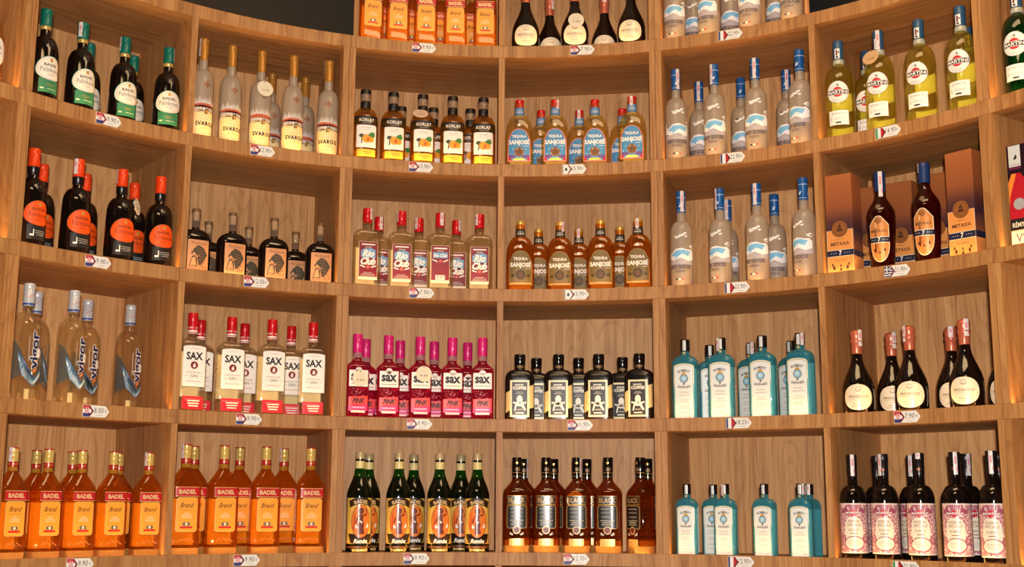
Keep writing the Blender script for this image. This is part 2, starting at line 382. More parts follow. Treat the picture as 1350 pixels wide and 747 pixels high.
class Art:
    def __init__(s, surf, base=0.3, du=5.0, dv=None):
        s.surf, s.base, s.du, s.dv = surf, base, du, dv; s.items = []
    def add(s, m, vs, fs, layer): s.items.append((m, vs, fs, layer)); return s
    def poly(s, m, pts, layer=0): return s.add(m, list(pts), [tuple(range(len(pts)))], layer)
    def rect(s, m, u0, v0, u1, v1, layer=0): return s.poly(m, [(u0, v0), (u1, v0), (u1, v1), (u0, v1)], layer)
    def ell(s, m, cu, cv, ru, rv, layer=0, seg=36, n=2.0):
        return s.poly(m, [(cu + ru * math.copysign(abs(math.cos(t)) ** (2 / n), math.cos(t)), cv + rv * math.copysign(abs(math.sin(t)) ** (2 / n), math.sin(t))) for t in [2 * math.pi * i / seg for i in range(seg)]], layer)
    def arch(s, m, u0, v0, u1, v1, rise, layer=0):
        c, h = (u0 + u1) / 2, (u1 - u0) / 2
        return s.poly(m, [(u0, v0), (u1, v0)] + [(c + h * math.cos(t), v1 - rise + rise * math.sin(t)) for t in [math.pi * i / 16 for i in range(17)]], layer)
    def chamf(s, m, u0, v0, u1, v1, c, layer=0):
        return s.poly(m, [(u0 + c, v0), (u1 - c, v0), (u1, v0 + c), (u1, v1 - c), (u1 - c, v1), (u0 + c, v1), (u0, v1 - c), (u0, v0 + c)], layer)
    def ring(s, m, cu, cv, ru, rv, wd, layer=0, seg=36):
        A = [(cu + ru * math.cos(2 * math.pi * i / seg), cv + rv * math.sin(2 * math.pi * i / seg)) for i in range(seg)]
        Bq = [(cu + (ru - wd) * math.cos(2 * math.pi * i / seg), cv + (rv - wd) * math.sin(2 * math.pi * i / seg)) for i in range(seg)]
        return s.add(m, A + Bq, [(i, (i + 1) % seg, seg + (i + 1) % seg, seg + i) for i in range(seg)], layer)
    def lines(s, m, cu, v, wds, gap, h, layer=0):
        for i, wd in enumerate(wds): s.rect(m, cu - wd / 2, v - i * gap - h / 2, cu + wd / 2, v - i * gap + h / 2, layer)
        return s
    def text(s, m, t, cu, cv, w=None, h=None, layer=2, bold=0.0, shear=0.0, rot=0, arc=None, space=1.0):
        vs, fs, gw, gh = glyphs(t, bold, shear, space)
        sx = (w / gw) if w else None; sy = (h / gh) if h else None
        sx = sx or sy; sy = sy or sx
        o = []
        for x, y in vs:
            x, y = x * sx, y * sy
            if arc: x, y = (arc + y) * math.sin(x / arc), (arc + y) * math.cos(x / arc) - arc
            if rot: c_, s_ = math.cos(rad(rot)), math.sin(rad(rot)); x, y = c_ * x - s_ * y, s_ * x + c_ * y
            o.append((cu + x, cv + y))
        return s.add(m, o, fs, layer)
    def scrib(s, m, cu, cv, w, h, layer=2, tilt=0.0):
        n = max(4, int(w / 3.2)); t = .28 * h if h < 6 else 1.5
        for i in range(n):
            x0 = -w / 2 + w * i / n; x1 = x0 + w / n; hh = h * (.35 + .65 * ((i * 7 % 5) / 4)); a, b = (-hh / 2, hh / 2) if i % 2 else (hh / 2, -hh / 2)
            s.poly(m, [(cu + x0, cv + a - t / 2 + tilt * x0), (cu + x1, cv + b - t / 2 + tilt * x1), (cu + x1, cv + b + t / 2 + tilt * x1), (cu + x0, cv + a + t / 2 + tilt * x0)], layer)
        return s
    def mesh(s, name, back=False):
        mats = []; V = []; F = []; MI = []
        for m, vs, fs, layer in s.items:
            if m not in mats: mats.append(m)
            mi = mats.index(m)
            bm = bmesh.new(); bv = [bm.verts.new((x, y, 0)) for x, y in vs]
            for f in fs:
                try: bm.faces.new([bv[i] for i in f])
                except ValueError: pass
            big = [f for f in bm.faces if len(f.verts) > 4]
            if big: bmesh.ops.triangulate(bm, faces=big, quad_method='BEAUTY', ngon_method='EAR_CLIP')
            if s.du:
                for ax, st in ((0, s.du), (1, s.dv)):
                    if not st: continue
                    lo = min(v[ax] for v in vs); hi = max(v[ax] for v in vs)
                    if hi - lo < st * 1.3: continue
                    k = math.floor(lo / st) + 1
                    while k * st < hi:
                        co = [0, 0, 0]; co[ax] = k * st; no = [0, 0, 0]; no[ax] = 1
                        bmesh.ops.bisect_plane(bm, geom=bm.verts[:] + bm.edges[:] + bm.faces[:], dist=1e-4, plane_co=co, plane_no=no); k += 1
            bm.normal_update(); bm.verts.index_update(); b0 = len(V)
            off = -0.8 - layer * 0.22 if back else s.base + layer * 0.22
            for v in bm.verts:
                p = s.surf(v.co.x, v.co.y, off, back); V.append((p[0] * .001, p[1] * .001, p[2] * .001))
            for f in bm.faces:
                ix = [b0 + v.index for v in f.verts]
                if f.normal.z < 0: ix.reverse()
                F.append(tuple(ix)); MI.append(mi)
            bm.free()
        return mk(name, V, F, mats, midx=MI, smooth=True, sharp=50)

# paper / ink
WHITE = P('white_paper', (236, 232, 224), 0.42); CREAM = P('cream_paper', (232, 220, 190), 0.42); INK = P('black_ink', (22, 20, 22), 0.5)
GREY = P('grey_ink', (120, 116, 112), 0.5); LGREY = P('pale_grey_ink', (178, 172, 165), 0.5); GOLD = P('gold_foil', (205, 160, 80), 0.32, 0.75)
RED = P('red_ink', (196, 28, 40), 0.4); DRED = P('dark_red_ink', (120, 16, 34), 0.42); BLUE = P('blue_ink', (38, 60, 130), 0.42); GREEN = P('green_ink', (40, 130, 80), 0.42)
NAVY = P('navy_ink', (24, 30, 62), 0.4); PINKP = P('pink_print', (214, 140, 150), 0.5); SEALP = P('tax_seal_paper', (214, 206, 204), 0.35)
TEAL = P('teal_print', (52, 128, 116), 0.45)

def seal_mesh(r, ztop, length, ang, wd=13, tint=PINKP):
    """paper tax strip running over the cap top and down one side"""
    V = []; F = []; t0 = rad(ang); mi = []
    pts = [(r * .35, ztop + .5), (r * .8, ztop + .5), (r + .3, ztop - .6), (r + .5, ztop - 3)] + [(r + .6 , ztop - 3 - (length - 3) * i / 6) for i in range(1, 7)]
    W = 4
    for (rr, z) in pts:
        for j in range(W + 1):
            s_ = (j / W - .5) * wd
            if rr < r: x, y = s_, -rr
            else: a = s_ / rr; x, y = rr * math.sin(a), -rr * math.cos(a)
            c, sn = math.cos(t0), math.sin(t0); V.append(((c * x - sn * y) * .001, (sn * x + c * y) * .001, z * .001))
    for i in range(len(pts) - 1):
        for j in range(W):
            q = i * (W + 1) + j; F.append((q, q + W + 1, q + W + 2, q + 1)); mi.append(1 if (i in (4, 5) and j in (1, 2)) or (j == 3 and i in (7,)) else 0)
    return mk('tax_seal', V, F, [SEALP, tint], midx=mi, smooth=True, sharp=60)

SPEC = {}
BASEG = None
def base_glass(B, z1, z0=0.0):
    return ('thick_base', B.mesh('thick_base', thin_glass('lit_base_glass', (250, 226, 160), (252, 214, 120), .22, .34), z0, z1, grow=.35), [])  # LED glow is put into the yellow tint of the clear base
def spec(key, name, parts, seals=None):
    SPEC[key] = dict(name=name, parts=parts, seals=seals or [])

# ------------------------------------------------------------------ bottle kinds
BLKG = P('near_black_glass', (16, 10, 8), 0.06, 0, 0.6); FROST = thin_glass('frosted_glass', (232, 222, 208), (226, 212, 192), 0.30, 0.34, 0.28)
CLEAR = thin_glass('clear_glass', (246, 238, 218), None, 0.02, 0.03)
def neckparts(*a): return list(a)

# --- bitter liqueur, two colours (tall-shouldered dark bottle, egg-shaped label)
def bitter(key, H, k, capm, ringm, labm, bordm, lowm, t1, t2, t3, lowlines):
    prof = [(0, 38), (2, 42), (8, 43.5), (60, 43.3), (150, 40.5)] + dome(162, 40, 206, 17, 8)[0:] + [(212, 15.0), (236, 14.2), (H - 4, 14)]
    prof = [(z * k if z < 236 else z, r * (k if z < 200 else 1)) for z, r in prof]
    B = Body(prof, 44)
    g = B.mesh('glass', BLKG)
    zc = H - 62
    cap = lathe('cap', [(zc, 15.6), (zc + 1, 16.8), (zc + 8, 17), (zc + 9, 16.2), (zc + 10, 17), (H - 16, 17.3), (H - 15, 16.8), (H - 14, 17.3), (H - 2, 17.3), (H, 16)], capm)
    band = lathe('neck_band', [(zc - (4 if ringm is GOLD else 16), 15.4), (zc - (3 if ringm is GOLD else 15), 16.2), (zc + 6, 17.4), (zc + 7.5, 16)], ringm)
    a = Art(B.surf)
    egg = lambda s_, dz=0: [(0 + s_ * 47 * math.cos(t) * (1 - .10 * math.sin(t)), 100 * k + dz + s_ * 40 * math.sin(t) * (1 if math.sin(t) > 0 else .92)) for t in [2 * math.pi * i / 44 for i in range(44)]]
    a.poly(bordm, egg(1.0), 1); a.poly(labm, egg(.95), 2)
    lab = a.mesh('label')
    a2 = Art(B.surf)
    a2.text(t1, 'BADEL', 0, 112 * k, w=44, h=8.5, layer=3, bold=.02).text(t2, 'Pelinkovac', 0, 97 * k, w=62, h=15, layer=3).text(t3, 'GORKI' if ringm is GOLD else 'ORANGE', 0, 82 * k, w=22, h=4, layer=3)
    a2.poly(GOLD, [(-5, 122 * k), (5, 122 * k), (4, 130 * k), (0, 133 * k), (-4, 130 * k)], 3)
    if ringm is GOLD: a2.ring(P('label_botanical_print', (214, 196, 176), .5), 0, 100 * k, 40, 34, 2.2, 3)
    let = a2.mesh('lettering')
    a3 = Art(B.surf).rect(lowm, -35, 26, 35, 68 * k, 0); low = a3.mesh('lower_label')
    a4 = Art(B.surf)
    if ringm is GOLD:
        for v, w_ in ((52, 26), (47, 20)): a4.rect(GOLD, -w_ / 2, v, w_ / 2, v + 1.2, 1)
        a4.rect(CREAM, -30, 36, -20, 40, 1).lines(CREAM, 6, 38, (30,), 4, 1.4, 1)
    else:
        a4.lines(P('silver_ink', (170, 170, 170), .4), 6, 52, (34, 34, 26), 6, 1.6, 1).rect(WHITE, -26, 36, -16, 41, 1).rect(WHITE, -16.5, 36, -14, 56, 1)
    lo2 = a4.mesh('lower_lettering')
    a5 = Art(B.surf, 0.1); a5.ring(P('embossed_glass', (52, 40, 34), .25), 0, 178 * k, 13, 14, 2.4, 2).ell(P('embossed_glass', (52, 40, 34), .25), 0, 178 * k, 6.5, 7.5, 3)
    em = a5.mesh('embossed_seal')
    spec(key, 'liqueur_bottle', [('glass', g, []), ('cap', cap, []), ('neck_band', band, []), ('label', lab, [('lettering', let)]), ('lower_label', low, [('lettering', lo2)]), ('embossed_seal', em, [])],
         [None, seal_mesh(17.3, H, 48, -60), seal_mesh(17.3, H, 46, -95), seal_mesh(17.3, H, 48, 70)])
bitter('pel_green', 295, 1.0, P('teal_cap', (0, 104, 92), .3, .35), GOLD, P('ivory_label', (236, 226, 210), .4), TEAL, P('green_label', (44, 122, 84), .4), INK, P('slate_ink', (70, 88, 92), .5), GREY, None)
bitter('pel_orange', 304, 1.03, P('orange_cap', (226, 62, 16), .3, .2), P('black_neck_band', (18, 16, 18), .3), P('orange_label', (238, 84, 22), .4), P('dark_orange_print', (120, 50, 14), .5), P('black_label', (30, 30, 30), .35), P('brown_ink', (96, 30, 6), .5), P('brown_ink', (96, 30, 6), .5), P('brown_ink', (96, 30, 6), .5), None)

# --- frosted vodka with gold cap
def svarog():
    H = 355
    B = Body([(0, 33), (2, 35.5), (6, 36), (195, 36)] + dome(197, 36, 246, 15.5, 8) + [(250, 14.8), (290, 14.5), (H - 4, 14)], 44)
    g = B.mesh('glass', FROST)
    gm = P('bronze_gold_cap', (176, 122, 48), .32, .8)
    cap = lathe('cap', [(H - 76, 15), (H - 75, 16.2), (H - 72, 15.6), (H - 22, 15.8), (H - 21, 14.9), (H - 19.5, 15.9), (H - 14, 15.9), (H - 13, 15), (H - 11.5, 16), (H - 2, 16), (H, 14.5)], gm)
    cop = P('copper_print', (150, 82, 48), .4, .4); rust = P('rust_print', (186, 92, 66), .5); br = P('brown_sketch_ink', (112, 84, 44), .5); mist = P('mist_print', (214, 206, 200), .5)
    a = Art(B.surf); a.rect(P('warm_cream_print', (240, 214, 156), .45), -54, 3, 54, 92, 0)
    for i in range(26):
        u = -50 + i * 4; a.poly(P('warm_cream_print', (240, 214, 156), .45), [(u, 91), (u + 4, 91), (u + 3, 96 + (i * 7 % 5) * 2.2), (u + 1, 97 + (i * 5 % 7))], 0)
    lab = a.mesh('printed_label')
    a = Art(B.surf)
    for i in range(22):
        u = -46 + i * 4.2; h = 14 + (i * 13 % 17); a.poly(mist, [(u - 2, 120), (u + 2, 120), (u + 1 + (i % 3), 120 + h), (u, 120 + h * .8)], 1)
    a.poly(rust, [(-50, 112), (-20, 118), (10, 117), (50, 111), (50, 117), (10, 124), (-20, 125), (-50, 119)], 2)
    for i in range(9):
        u = -40 + i * 10; a.poly(mist, [(u, 98 + i % 3 * 3), (u + 7, 104), (u + 3, 112), (u - 3, 108)], 1)
    a.poly(br, [(-34, 94), (-14, 101), (-4, 99), (-16, 96)], 2).poly(br, [(-6, 88), (6, 90), (8, 108), (2, 100), (-4, 106)], 2).poly(br, [(14, 98), (34, 102), (44, 96), (30, 99)], 2).ell(GOLD, 2, 97, 4, 6, 3)
    art = a.mesh('printed_picture')
    a = Art(B.surf); a.text(INK, 'SVAROG', 0, 56, w=68, h=15, layer=2, bold=.04, arc=None, space=1.2).text(br, 'VODKA', 0, 40, w=34, h=4.5, layer=2, space=1.8).lines(LGREY, 0, 72, (44,), 3, 1.3, 1).lines(LGREY, 0, 26, (30, 22), 4, 1.3, 1)
    let = a.mesh('lettering')
    a = Art(B.surf); d = 15
    for k in range(4):
        c, s_ = math.cos(math.pi / 2 * k), math.sin(math.pi / 2 * k)
        a.poly(cop, [(c * x - s_ * y, 190 + s_ * x + c * y) for x, y in ((4, -4), (d, 0), (4, 4), (8, 0))], 1)
    a.ring(cop, 0, 190, 8, 8, 2, 1).ell(cop, 0, 190, 3.5, 4.5, 1, 12)
    em = a.mesh('emblem')
    spec('svarog', 'vodka_bottle', [('glass', g, []), ('cap', cap, []), ('printed_label', lab, [('lettering', let), ('printed_picture', art)]), ('emblem', em, [])], [seal_mesh(16, H, 62, -85, 11), seal_mesh(16, H, 60, -110, 11), None, seal_mesh(16, H, 60, 80, 11)])
svarog()

# --- quince liqueur: amber bottle, black shoulder label, picture label
def korlat():
    H = 270
    am = thin_glass('amber_liqueur', (244, 208, 142), (238, 172, 56), 0.05, 0.12, refr=.12)
    B = Body([(0, 40, 40, 2.8), (3, 43.5, 43.5, 2.8), (150, 44, 44, 2.6)] + [(z, r, r, 2.3) for z, r in dome(156, 43.5, 198, 18, 8)] + [(204, 16.5, 16.5, 2), (226, 16.5, 16.5, 2), (228, 18, 18, 2), (234, 18, 18, 2), (236, 16, 16, 2), (250, 15, 15, 2)], 44)
    g = B.mesh('glass', am)
    blk = P('black_cap', (26, 20, 18), .4)
    cap = lathe('stopper', [(252, 16), (252.5, 19), (266, 19), (269, 18.4), (270, 16.5)], blk)
    ring = lathe('glass_collar', [(226, 17), (228, 18.6), (234, 18.6), (238, 16.6), (246, 17.4), (252, 17)], thin_glass('pale_collar_glass', (222, 196, 168), (210, 180, 150), .35, .2))
    wrap = lathe('neck_wrap', [(202, 17.2), (203, 17.8), (224, 17.8), (225.5, 17)], blk)
    a = Art(B.surf); a.rect(P('black_label', (30, 30, 30), .35), -43, 133, 43, 164, 0); bl = a.mesh('shoulder_label')
    a = Art(B.surf); a.text(WHITE, 'KORLAT', 0, 149, w=52, h=12, layer=1, bold=.02).lines(LGREY, 0, 138, (30,), 3, 1.2, 1); let = a.mesh('lettering')
    a = Art(B.surf); a.chamf(WHITE, -34, 50, 34, 131, 3, 0); pl = a.mesh('picture_label')
    q = P('quince_print', (232, 160, 40), .5); lf = P('leaf_print', (60, 128, 60), .5); dl = P('dark_leaf_print', (60, 74, 58), .5); cr = P('quince_cut_print', (200, 96, 30), .5)
    a = Art(B.surf); a.text(GREY, 'DUNJA', 0, 121, w=30, h=5, layer=1).lines(LGREY, 0, 114, (36,), 3, 1, 1)
    a.ell(q, 0, 82, 16, 15, 1).ell(q, 15, 80, 11, 12, 1).ell(cr, 5, 79, 5, 8, 2).poly(lf, [(4, 94), (14, 104), (26, 106), (30, 94), (24, 86), (14, 90)], 2).ell(dl, -17, 92, 9, 7, 1, 10).poly(dl, [(-18, 88), (-14, 88), (-15, 66), (-19, 64)], 1)
    pic = a.mesh('fruit_picture')
    a = Art(B.surf); a.rect(P('yellow_back_label', (238, 188, 60), .45), -32, 16, 32, 60, 0); bk = a.mesh('back_label', True)
    a = Art(B.surf); a.rect(P('yellow_back_label', (238, 188, 60), .45), -32, 18, 32, 44, 0).lines(P('ochre_ink', (176, 122, 24), .5), 6, 34, (30, 22), 7, 2.4, 1); fb = a.mesh('foot_label')  # yellow stands for LED light coming through, put into the label colour
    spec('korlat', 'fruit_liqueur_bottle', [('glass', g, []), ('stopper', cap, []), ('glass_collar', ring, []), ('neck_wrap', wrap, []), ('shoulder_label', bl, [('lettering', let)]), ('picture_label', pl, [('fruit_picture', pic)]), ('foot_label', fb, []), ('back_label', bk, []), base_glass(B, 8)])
korlat()

# --- tequila flask, silver and gold
def tequila(key, H, glassm, capm, neckm, labm, bordm, sun, gold):
    rows = [(0, 44, 26, 3), (3, 48, 29.5, 3), (10, 49, 30, 3), (120, 49, 30, 3)]
    for z, r in dome(128, 49, 202, 17.5, 10):
        t = (49 - r) / 31.5; rows.append((z, r, 30 + (17.5 - 30) * t, 3 - t))
    rows += [(H - 52, 16.5, 16.5, 2), (H - 2, 15, 15, 2)]
    B = Body(rows, 48); g = B.mesh('glass', glassm)
    cap = lathe('cap', [(H - 29, 14.6), (H - 28, 15.8), (H - 26, 15.2), (H - 8, 15.4), (H - 7, 16), (H - 2, 16), (H, 14.6)], capm)
    nk = Body([(H - 60, 17.6), (H - 30, 16.2)]); ncol = lathe('neck_label', [(H - 60, 16.6), (H - 59.5, 17.6), (H - 30, 16.4), (H - 29.6, 15.4)], neckm)
    a = Art(nk.surf, .6); a.text(WHITE, 'TEQUILA', 0, H - 41, w=22, h=4.5, layer=1).text(WHITE, 'SANJOSE', 0, H - 48, w=26, h=6, layer=1, bold=.02); nl = a.mesh('lettering')
    rg = lathe('neck_ring', [(H - 64, 17), (H - 63.5, 19), (H - 61, 19), (H - 60.5, 17)], P('pale_neck_ring', (222, 204, 188), .4) if not gold else P('amber_neck_ring', (220, 150, 80), .4))
    def shape(g_): return [(-40 + g_, 28 + g_), (40 - g_, 28 + g_), (40 - g_, 108 - g_)] + [((31 - g_) * math.cos(t), 122 + (27 - g_) * math.sin(t)) for t in [math.pi * i / 14 for i in range(15)]] + [(-40 + g_, 108 - g_)]
    a = Art(B.surf); a.poly(bordm, shape(0), 0).poly(labm, shape(3), 1); lab = a.mesh('label')
    a = Art(B.surf); a.text(WHITE, 'TEQUILA', 0, 119, w=50, h=12, layer=2, bold=.03, shear=0).text(WHITE, 'SANJOSÉ', 0, 98, w=72, h=24, layer=2, bold=.04)
    a.ell(sun, 0, 63, 17, 17, 2).ell(P('sun_centre_print', (92, 60, 26), .5), 0, 63, 10, 10, 3)
    if gold:
        a.text(WHITE, 'GOLD', 26, 85, w=20, h=4, layer=2); a.ell(sun, -27, 60, 6, 6, 2).ell(sun, 27, 60, 6, 6, 2).rect(P('amber_neck_ring', (220, 150, 80), .4), -37, 31, 37, 35, 2)
    else:
        a.lines(P('pale_blue_ink', (190, 220, 236), .5), 24, 84, (20,), 3, 2, 2); a.rect(P('violet_print', (94, 70, 140), .5), -37, 40, -12, 52, 2).rect(P('violet_print', (94, 70, 140), .5), 12, 40, 37, 52, 2)
        a.rect(RED, -37, 32, -28, 40, 3).rect(RED, 28, 32, 37, 40, 3).poly(P('yellow_print', (226, 196, 90), .5), [(-24, 32), (24, 32), (16, 40), (-16, 40)], 3)
        for i in range(14): a.ell(P('pale_blue_ink', (190, 220, 236), .5), -30 + (i * 23 % 61), 56 + (i * 17 % 34), 1.6, 1.6, 2, 6)
    let = a.mesh('lettering')
    a = Art(B.surf); a.rect(P('pale_back_label', (236, 216, 160), .45) if not gold else P('amber_back_label', (232, 168, 60), .45), -36, 20, 36, 110, 0); bk = a.mesh('back_label', True)
    em = Art(B.surf, .1); em.poly(P('glass_highlight_crest', (230, 216, 200), .2), [(-6, 158), (6, 158), (4, 166), (0, 170), (-5, 164)], 1); emm = em.mesh('embossed_crest')
    spec(key, 'tequila_bottle', [('glass', g, []), ('cap', cap, []), ('neck_label', ncol, [('lettering', nl)]), ('neck_ring', rg, []), ('label', lab, [('lettering', let)]), ('back_label', bk, []), ('embossed_crest', emm, [])], [None, seal_mesh(16, H, 52, 40, 11), None, seal_mesh(16, H, 50, -5, 11)])
tequila('sjsilver', 260, thin_glass('pale_gold_liquor', (246, 232, 184), (236, 206, 130), .05, .10), P('red_cap', (196, 16, 26), .3, .2), P('blue_neck_label', (86, 130, 178), .4), P('sky_blue_label', (66, 134, 186), .4), P('salmon_border', (214, 130, 108), .45), P('brown_sun_print', (120, 76, 34), .5), False)
tequila('sjgold', 258, thin_glass('gold_tequila', (243, 202, 134), (232, 150, 50), .04, .12, refr=.14), P('gold_cap', (206, 164, 70), .28, .7), P('dark_olive_neck_label', (58, 50, 34), .4), P('olive_gold_label', (116, 96, 54), .35, .3), P('tan_border', (150, 116, 70), .4, .3), P('dark_sun_print', (64, 50, 26), .5), True)

# --- tall frosted vodka with blue cap, birds and ice
def goose():
    H = 345
    B = Body([(0, 35), (2, 37.5), (6, 38), (190, 37.5)] + dome(193, 37.5, 238, 16, 8) + [(242, 15.2), (272, 14.6), (H - 4, 14)], 44)
    g = B.mesh('glass', FROST)
    bl = P('royal_blue_cap', (18, 84, 150), .35, .1); wi = P('white_cap_print', (226, 230, 236), .4)
    cap = lathe('cap', [(H - 76, 14.9), (H - 75.5, 15.9), (H - 24, 16), (H - 23.5, 16.2), (H - 2, 16.2), (H, 15)], bl)
    cb = Body([(0, 16.1), (400, 16.1)]); a = Art(cb.surf, .3, 4)
    for ph in (-30, 2, 34):
        a.poly(wi, [(ph - 7, H - 58), (ph - 2, H - 50), (ph - 4, H - 42), (ph, H - 50), (ph + 6, H - 44), (ph + 2, H - 56)], 1)
    a.rect(wi, -50, H - 24, 50, H - 22.6, 1).rect(wi, -50, H - 70, 50, H - 69, 1); cp = a.mesh('cap_print')
    ice = P('ice_white_print', (232, 234, 238), .4); icb = P('ice_blue_print', (120, 184, 226), .4); lil = P('lilac_grey_print', (176, 170, 176), .5); tx = P('slate_violet_ink', (62, 62, 98), .5); brd = P('bird_white_print', (238, 236, 232), .4)
    a = Art(B.surf)
    a.poly(lil, [(-58, 96), (-40, 102), (-18, 97), (0, 104), (22, 97), (44, 103), (58, 98), (58, 84), (-58, 84)], 0)
    a.poly(ice, [(-56, 104), (-44, 128), (-30, 124), (-12, 138), (8, 140), (30, 134), (44, 136), (56, 126), (56, 102), (30, 96), (4, 106), (-22, 98), (-44, 106)], 1)
    a.poly(icb, [(-34, 116), (-12, 132), (14, 134), (40, 128), (30, 112), (10, 120), (-8, 110)], 2)
    a.poly(brd, [(-52, 128), (-46, 150), (-40, 126)], 1).poly(icb, [(-20, 104), (-4, 108), (-10, 112)], 2)
    a.poly(brd, [(34, 146), (48, 154), (56, 150), (54, 140), (46, 140)], 1).ell(INK, 50, 146, 3.2, 2.6, 2, 8)
    pic = a.mesh('ice_picture')
    a = Art(B.surf)
    for (cx, cy, s_) in ((-8, 176, 1.0), (8, 182, .7), (18, 188, .55), (22, 178, .5)):
        a.poly(brd, [(cx - 10 * s_, cy + 10 * s_), (cx - 3 * s_, cy - 3 * s_), (cx + 10 * s_, cy + 1 * s_), (cx + 14 * s_, cy + 12 * s_), (cx + 4 * s_, cy + 4 * s_), (cx - 2 * s_, cy + 3 * s_)], 1)
    a.ell(INK, -26, 196, 1.4, 1.4, 1, 8)
    bd = a.mesh('bird_print')
    a = Art(B.surf); a.text(tx, 'GREY GOOSE', 0, 76, w=78, h=13, layer=2, bold=.022).text(tx, 'VODKA', 0, 60, w=34, h=7, layer=2, space=1.3, bold=.015).lines(LGREY, 0, 50, (54,), 4, 1.4, 1).text(LGREY, 'FRANCE', 0, 42, w=22, h=3.6, layer=2)
    a.rect(NAVY, -14, 30, -5, 34.5, 2).rect(WHITE, -5, 30, 5, 34.5, 2).rect(P('flag_red_ink', (206, 60, 44), .5), 5, 30, 14, 34.5, 2)
    let = a.mesh('lettering')
    spec('gg', 'vodka_bottle', [('glass', g, []), ('cap', cap, [('cap_print', cp)]), ('ice_picture', pic, []), ('bird_print', bd, []), ('lettering', let, [])],
         [seal_mesh(16.3, H, 74, 28, 12), seal_mesh(16.3, H, 74, -22, 12), seal_mesh(16.3, H, 74, 5, 12), None])
goose()

# --- vermouth, white and green
def vermouth(key, glassm, low, backm):
    H = 346
    B = Body([(0, 40), (3, 44), (10, 45.5), (120, 47), (196, 47)] + dome(200, 47, 258, 18, 10) + [(262, 16), (275, 15.2), (H - 4, 14.5)], 48)
    g = B.mesh('glass', glassm)
    bl = P('steel_blue_cap', (42, 84, 118), .35, .2)
    cap = lathe('cap', [(H - 64, 15.2), (H - 63, 16.4), (H - 34, 16.4), (H - 33.5, 17), (H - 2, 17.2), (H, 16)], bl)
    col = lathe('collar', [(H - 82, 15.5), (H - 81, 18.6), (H - 68, 18.6), (H - 65, 17), (H - 64, 15)], thin_glass('milky_collar', (214, 220, 190), (226, 228, 206), .5, .1))
    cb = Body([(0, 16.5), (400, 16.5)]); a = Art(cb.surf, .5, 4); a.rect(WHITE, -9, H - 62, 7, H - 28, 1).rect(DRED, -5, H - 52, 0, H - 32, 2).rect(NAVY, -5, H - 60, 2, H - 54, 2).rect(NAVY, 1, H - 44, 5, H - 38, 2); cl = a.mesh('cap_label')
    a = Art(B.surf); a.ell(P('pale_grey_edge', (196, 194, 190), .4), 0, 160, 37, 37, 0).ell(WHITE, 0, 160, 35.5, 35.5, 1); lab = a.mesh('round_label')
    a = Art(B.surf); a.ell(RED, 0, 160, 17, 17, 2)
    a.rect(WHITE, -36, 151, 36, 168, 3).rect(INK, -34.5, 152.3, 34.5, 166.7, 4).text(WHITE, 'MARTINI', 0, 159.5, w=64, h=10.5, layer=5, bold=.03)
    a.ring(LGREY, 0, 183, 6, 6, 1.2, 2, 12).lines(LGREY, 0, 134, (34, 24), 5, 1.6, 2).ell(GREY, 1, 184, 3, 4, 3, 7)
    let = a.mesh('lettering')
    a = Art(B.surf); a.rect(WHITE, -33, 50, 33, 98, 1); l2 = a.mesh('square_label')
    a = Art(B.surf); a.text(INK, low, 0, 88, w=42 if len(low) < 8 else 52, h=5.5, layer=2, space=1.5).scrib(P('blue_grey_ink', (80, 100, 120), .5), 4, 70, 34, 9, 2).rect(INK, -10, 55, 8, 60, 2).lines(LGREY, -24, 72, (6, 6), 5, 3, 2)
    le2 = a.mesh('lettering')
    a = Art(B.surf); a.rect(backm, -36, 116, 36, 176, 0).rect(backm, -38, 28, 38, 62, 0); bk = a.mesh('back_label', True)
    spec(key, 'vermouth_bottle', [('glass', g, []), ('cap', cap, [('cap_label', cl)]), ('collar', col, []), ('round_label', lab, [('lettering', let)]), ('square_label', l2, [('lettering', le2)]), ('back_label', bk, [])], [None, seal_mesh(17.2, H, 66, 8, 13), None, None])
vermouth('bianco', thin_glass('white_vermouth', (243, 238, 176), (232, 218, 96), .03, .07, refr=.18), 'BIANCO', P('lime_back_label', (226, 222, 130), .45))
vermouth('dry', thin_glass('green_vermouth_glass', (44, 132, 54), (26, 104, 40), .08, .12), 'EXTRA DRY', P('green_back_label', (60, 150, 70), .5))

